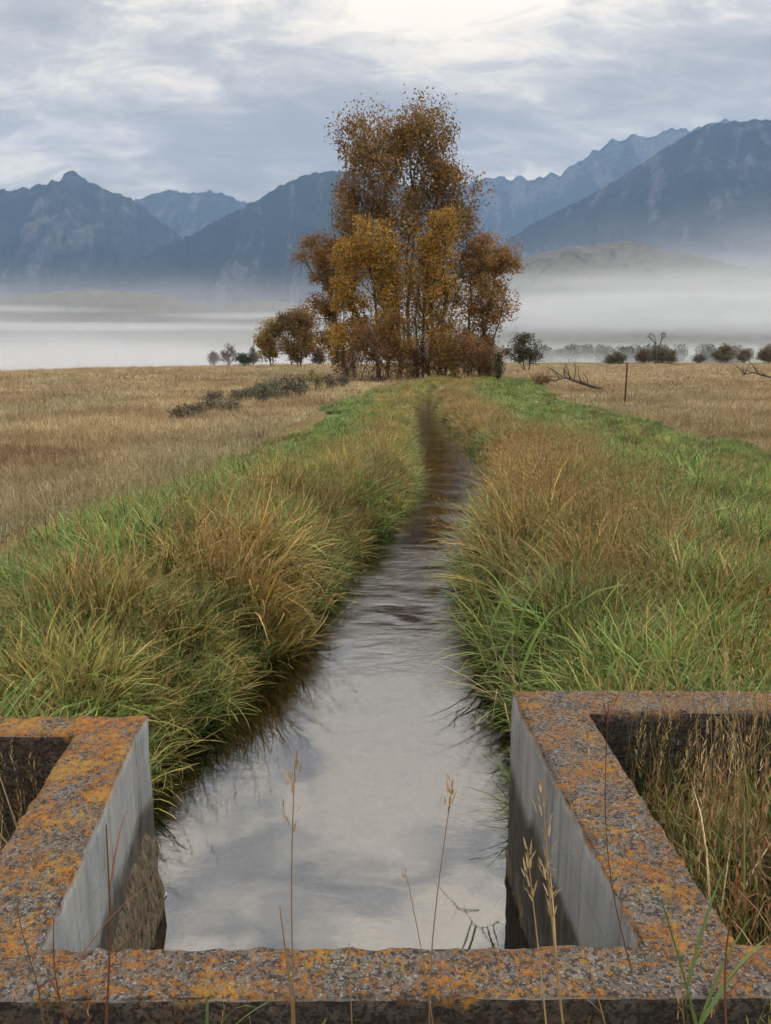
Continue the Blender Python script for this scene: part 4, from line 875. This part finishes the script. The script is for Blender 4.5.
fog((-1200, 3000, 60), (3600, 1500, 270), .00048, 'thin upper mist at the foot of the left mountains', 72, nz=4.5, contrast=1.6)
fog((-190, 560, -14), (560, 400, 30), .0085, 'low dense fog just past the left meadow edge around the ghostly trees', 74, contrast=1.5)
fog((2300, 3700, 260), (2400, 1100, 520), .00050, 'thin mist rising against the right mountain', 73, nz=3.5, contrast=1.5)
fog((-1000, 2500, 92), (1100, 350, 13), .006, 'low flat streak of mist in front of the left foothill', 76, nz=3)
fog((-350, 3050, 150), (700, 350, 14), .004, 'highest thin mist streak left of the big trees', 77, nz=3)
fog((-1500, 2900, 165), (700, 350, 16), .004, 'mist streak crossing the far left foothill', 78, nz=3)
fog((1150, 3100, 225), (800, 350, 16), .0035, 'thin mist streak along the right foothill', 79, nz=3)
fog((500, 900, 2), (900, 620, 22), .0016, 'faint ground mist over the fields beyond the right meadow', 75, nz=3)

# ---------------------------------------------------------------- sky and sun
SUN_EL, SUN_AZ = R(42), R(68)      # azimuth clockwise from +Y
t = NT('World', True)
D = t.n('TexCoord').outputs['Generated']; s3 = t.n('SeparateXYZ', {0: D}); dz = s3.outputs[2]
den = t.math('ADD', t.math('MAXIMUM', dz, 0.0), .26)
u = t.math('DIVIDE', s3.outputs[0], den); v = t.math('DIVIDE', s3.outputs[1], den)
uv = t.n('CombineXYZ', {0: u, 1: v, 2: 0.0}).outputs[0]
w1 = t.n('Mapping', {'Vector': uv, 'Rotation': (0, 0, R(-24)), 'Scale': (1.0, 1.9, 1), 'Location': (3.6, -4.2, 0)}).outputs[0]
nb = t.noise(w1, 1.5, 7, .56, .5); nf = t.noise(w1, 5.5, 6, .66, .7)
azr = t.math('DIVIDE', s3.outputs[0], t.math('MAXIMUM', s3.outputs[1], .05))
front = t.n('MapRange', {'Value': s3.outputs[1], 'From Min': 0, 'From Max': .4}).outputs[0]
def band(slope, el, w):
    b_ = t.math('DIVIDE', t.math('SUBTRACT', dz, t.math('MULTIPLY_ADD', azr, slope, el)), w)
    return t.math('MULTIPLY', t.math('POWER', 2.718, t.math('MULTIPLY', t.math('MULTIPLY', b_, b_), -1.0)), front)
# a grey bank rising to the right, lighter sky above it and a pale gap above the ridges
val = t.math('ADD', t.math('MULTIPLY_ADD', nb, .95, -.215), t.math('MULTIPLY', nf, .50))
hi_ = t.math('MULTIPLY', t.math('SUBTRACT', t.noise(D, 3.2, 6, .55, .8), .5), t.n('MapRange', {'Value': dz, 'From Min': .30, 'From Max': .5}).outputs[0])
val = t.math('MULTIPLY_ADD', hi_, 1.7, val)
val = t.math('MULTIPLY_ADD', band(.16, .245, .065), -.115, val)
val = t.math('MULTIPLY_ADD', band(.05, .40, .07), .035, val)
cloud = t.ramp(val, [(.28, (.34, .35, .375)), (.39, (.43, .435, .46)), (.48, (.58, .58, .595)), (.55, (.80, .78, .755)), (.64, (1.02, .96, .88))])
zen = t.n('MapRange', {'Value': dz, 'From Min': .30, 'From Max': .85, 'To Min': 1.0, 'To Max': 2.2}).outputs[0]
cloud = t.mix(1.0, cloud, t.n('CombineColor', {0: t.math('MULTIPLY', zen, 1.15), 1: t.math('MULTIPLY', zen, 1.03), 2: t.math('MULTIPLY', zen, .86)}).outputs[0], 'MULTIPLY')
sky = t.n('TexSky', sky_type='NISHITA', sun_disc=False, sun_elevation=SUN_EL, sun_rotation=SUN_AZ)
b1 = t.n('Background', {'Color': sky.outputs[0], 'Strength': .08}).outputs[0]
b2 = t.n('Background', {'Color': cloud, 'Strength': 1.0}).outputs[0]
t.t.links.new(t.n('MixShader', {0: .95, 1: b1, 2: b2}).outputs[0], t.out.inputs['Surface'])
sl_ = bpy.data.lights.new('sun', 'SUN'); sl_.energy = 1.5; sl_.angle = R(20); sl_.color = (1, .95, .87)
so = bpy.data.objects.new('sun', sl_); C.objects.link(so)
from mathutils import Vector
dv = Vector((math.sin(SUN_AZ)*math.cos(SUN_EL), math.cos(SUN_AZ)*math.cos(SUN_EL), math.sin(SUN_EL)))
so.rotation_euler = dv.to_track_quat('Z', 'Y').to_euler()

sc.world.cycles.sampling_method = 'MANUAL'; sc.world.cycles.sample_map_resolution = 256
vs = sc.view_settings; vs.view_transform = 'Standard'; vs.look = 'None'; vs.exposure = .27; vs.gamma = 1; vs.use_curve_mapping = False
sc.render.engine = 'CYCLES'
cy = sc.cycles; cy.max_bounces = 6; cy.diffuse_bounces = 2; cy.glossy_bounces = 3; cy.transmission_bounces = 3; cy.volume_bounces = 2; cy.transparent_max_bounces = 12
cy.use_denoising = True; cy.denoiser = 'OPENIMAGEDENOISE'; cy.use_adaptive_sampling = True; cy.adaptive_threshold = .035; cy.adaptive_min_samples = 16; cy.use_light_tree = False
cy.caustics_reflective = False; cy.caustics_refractive = False; cy.sample_clamp_indirect = 6
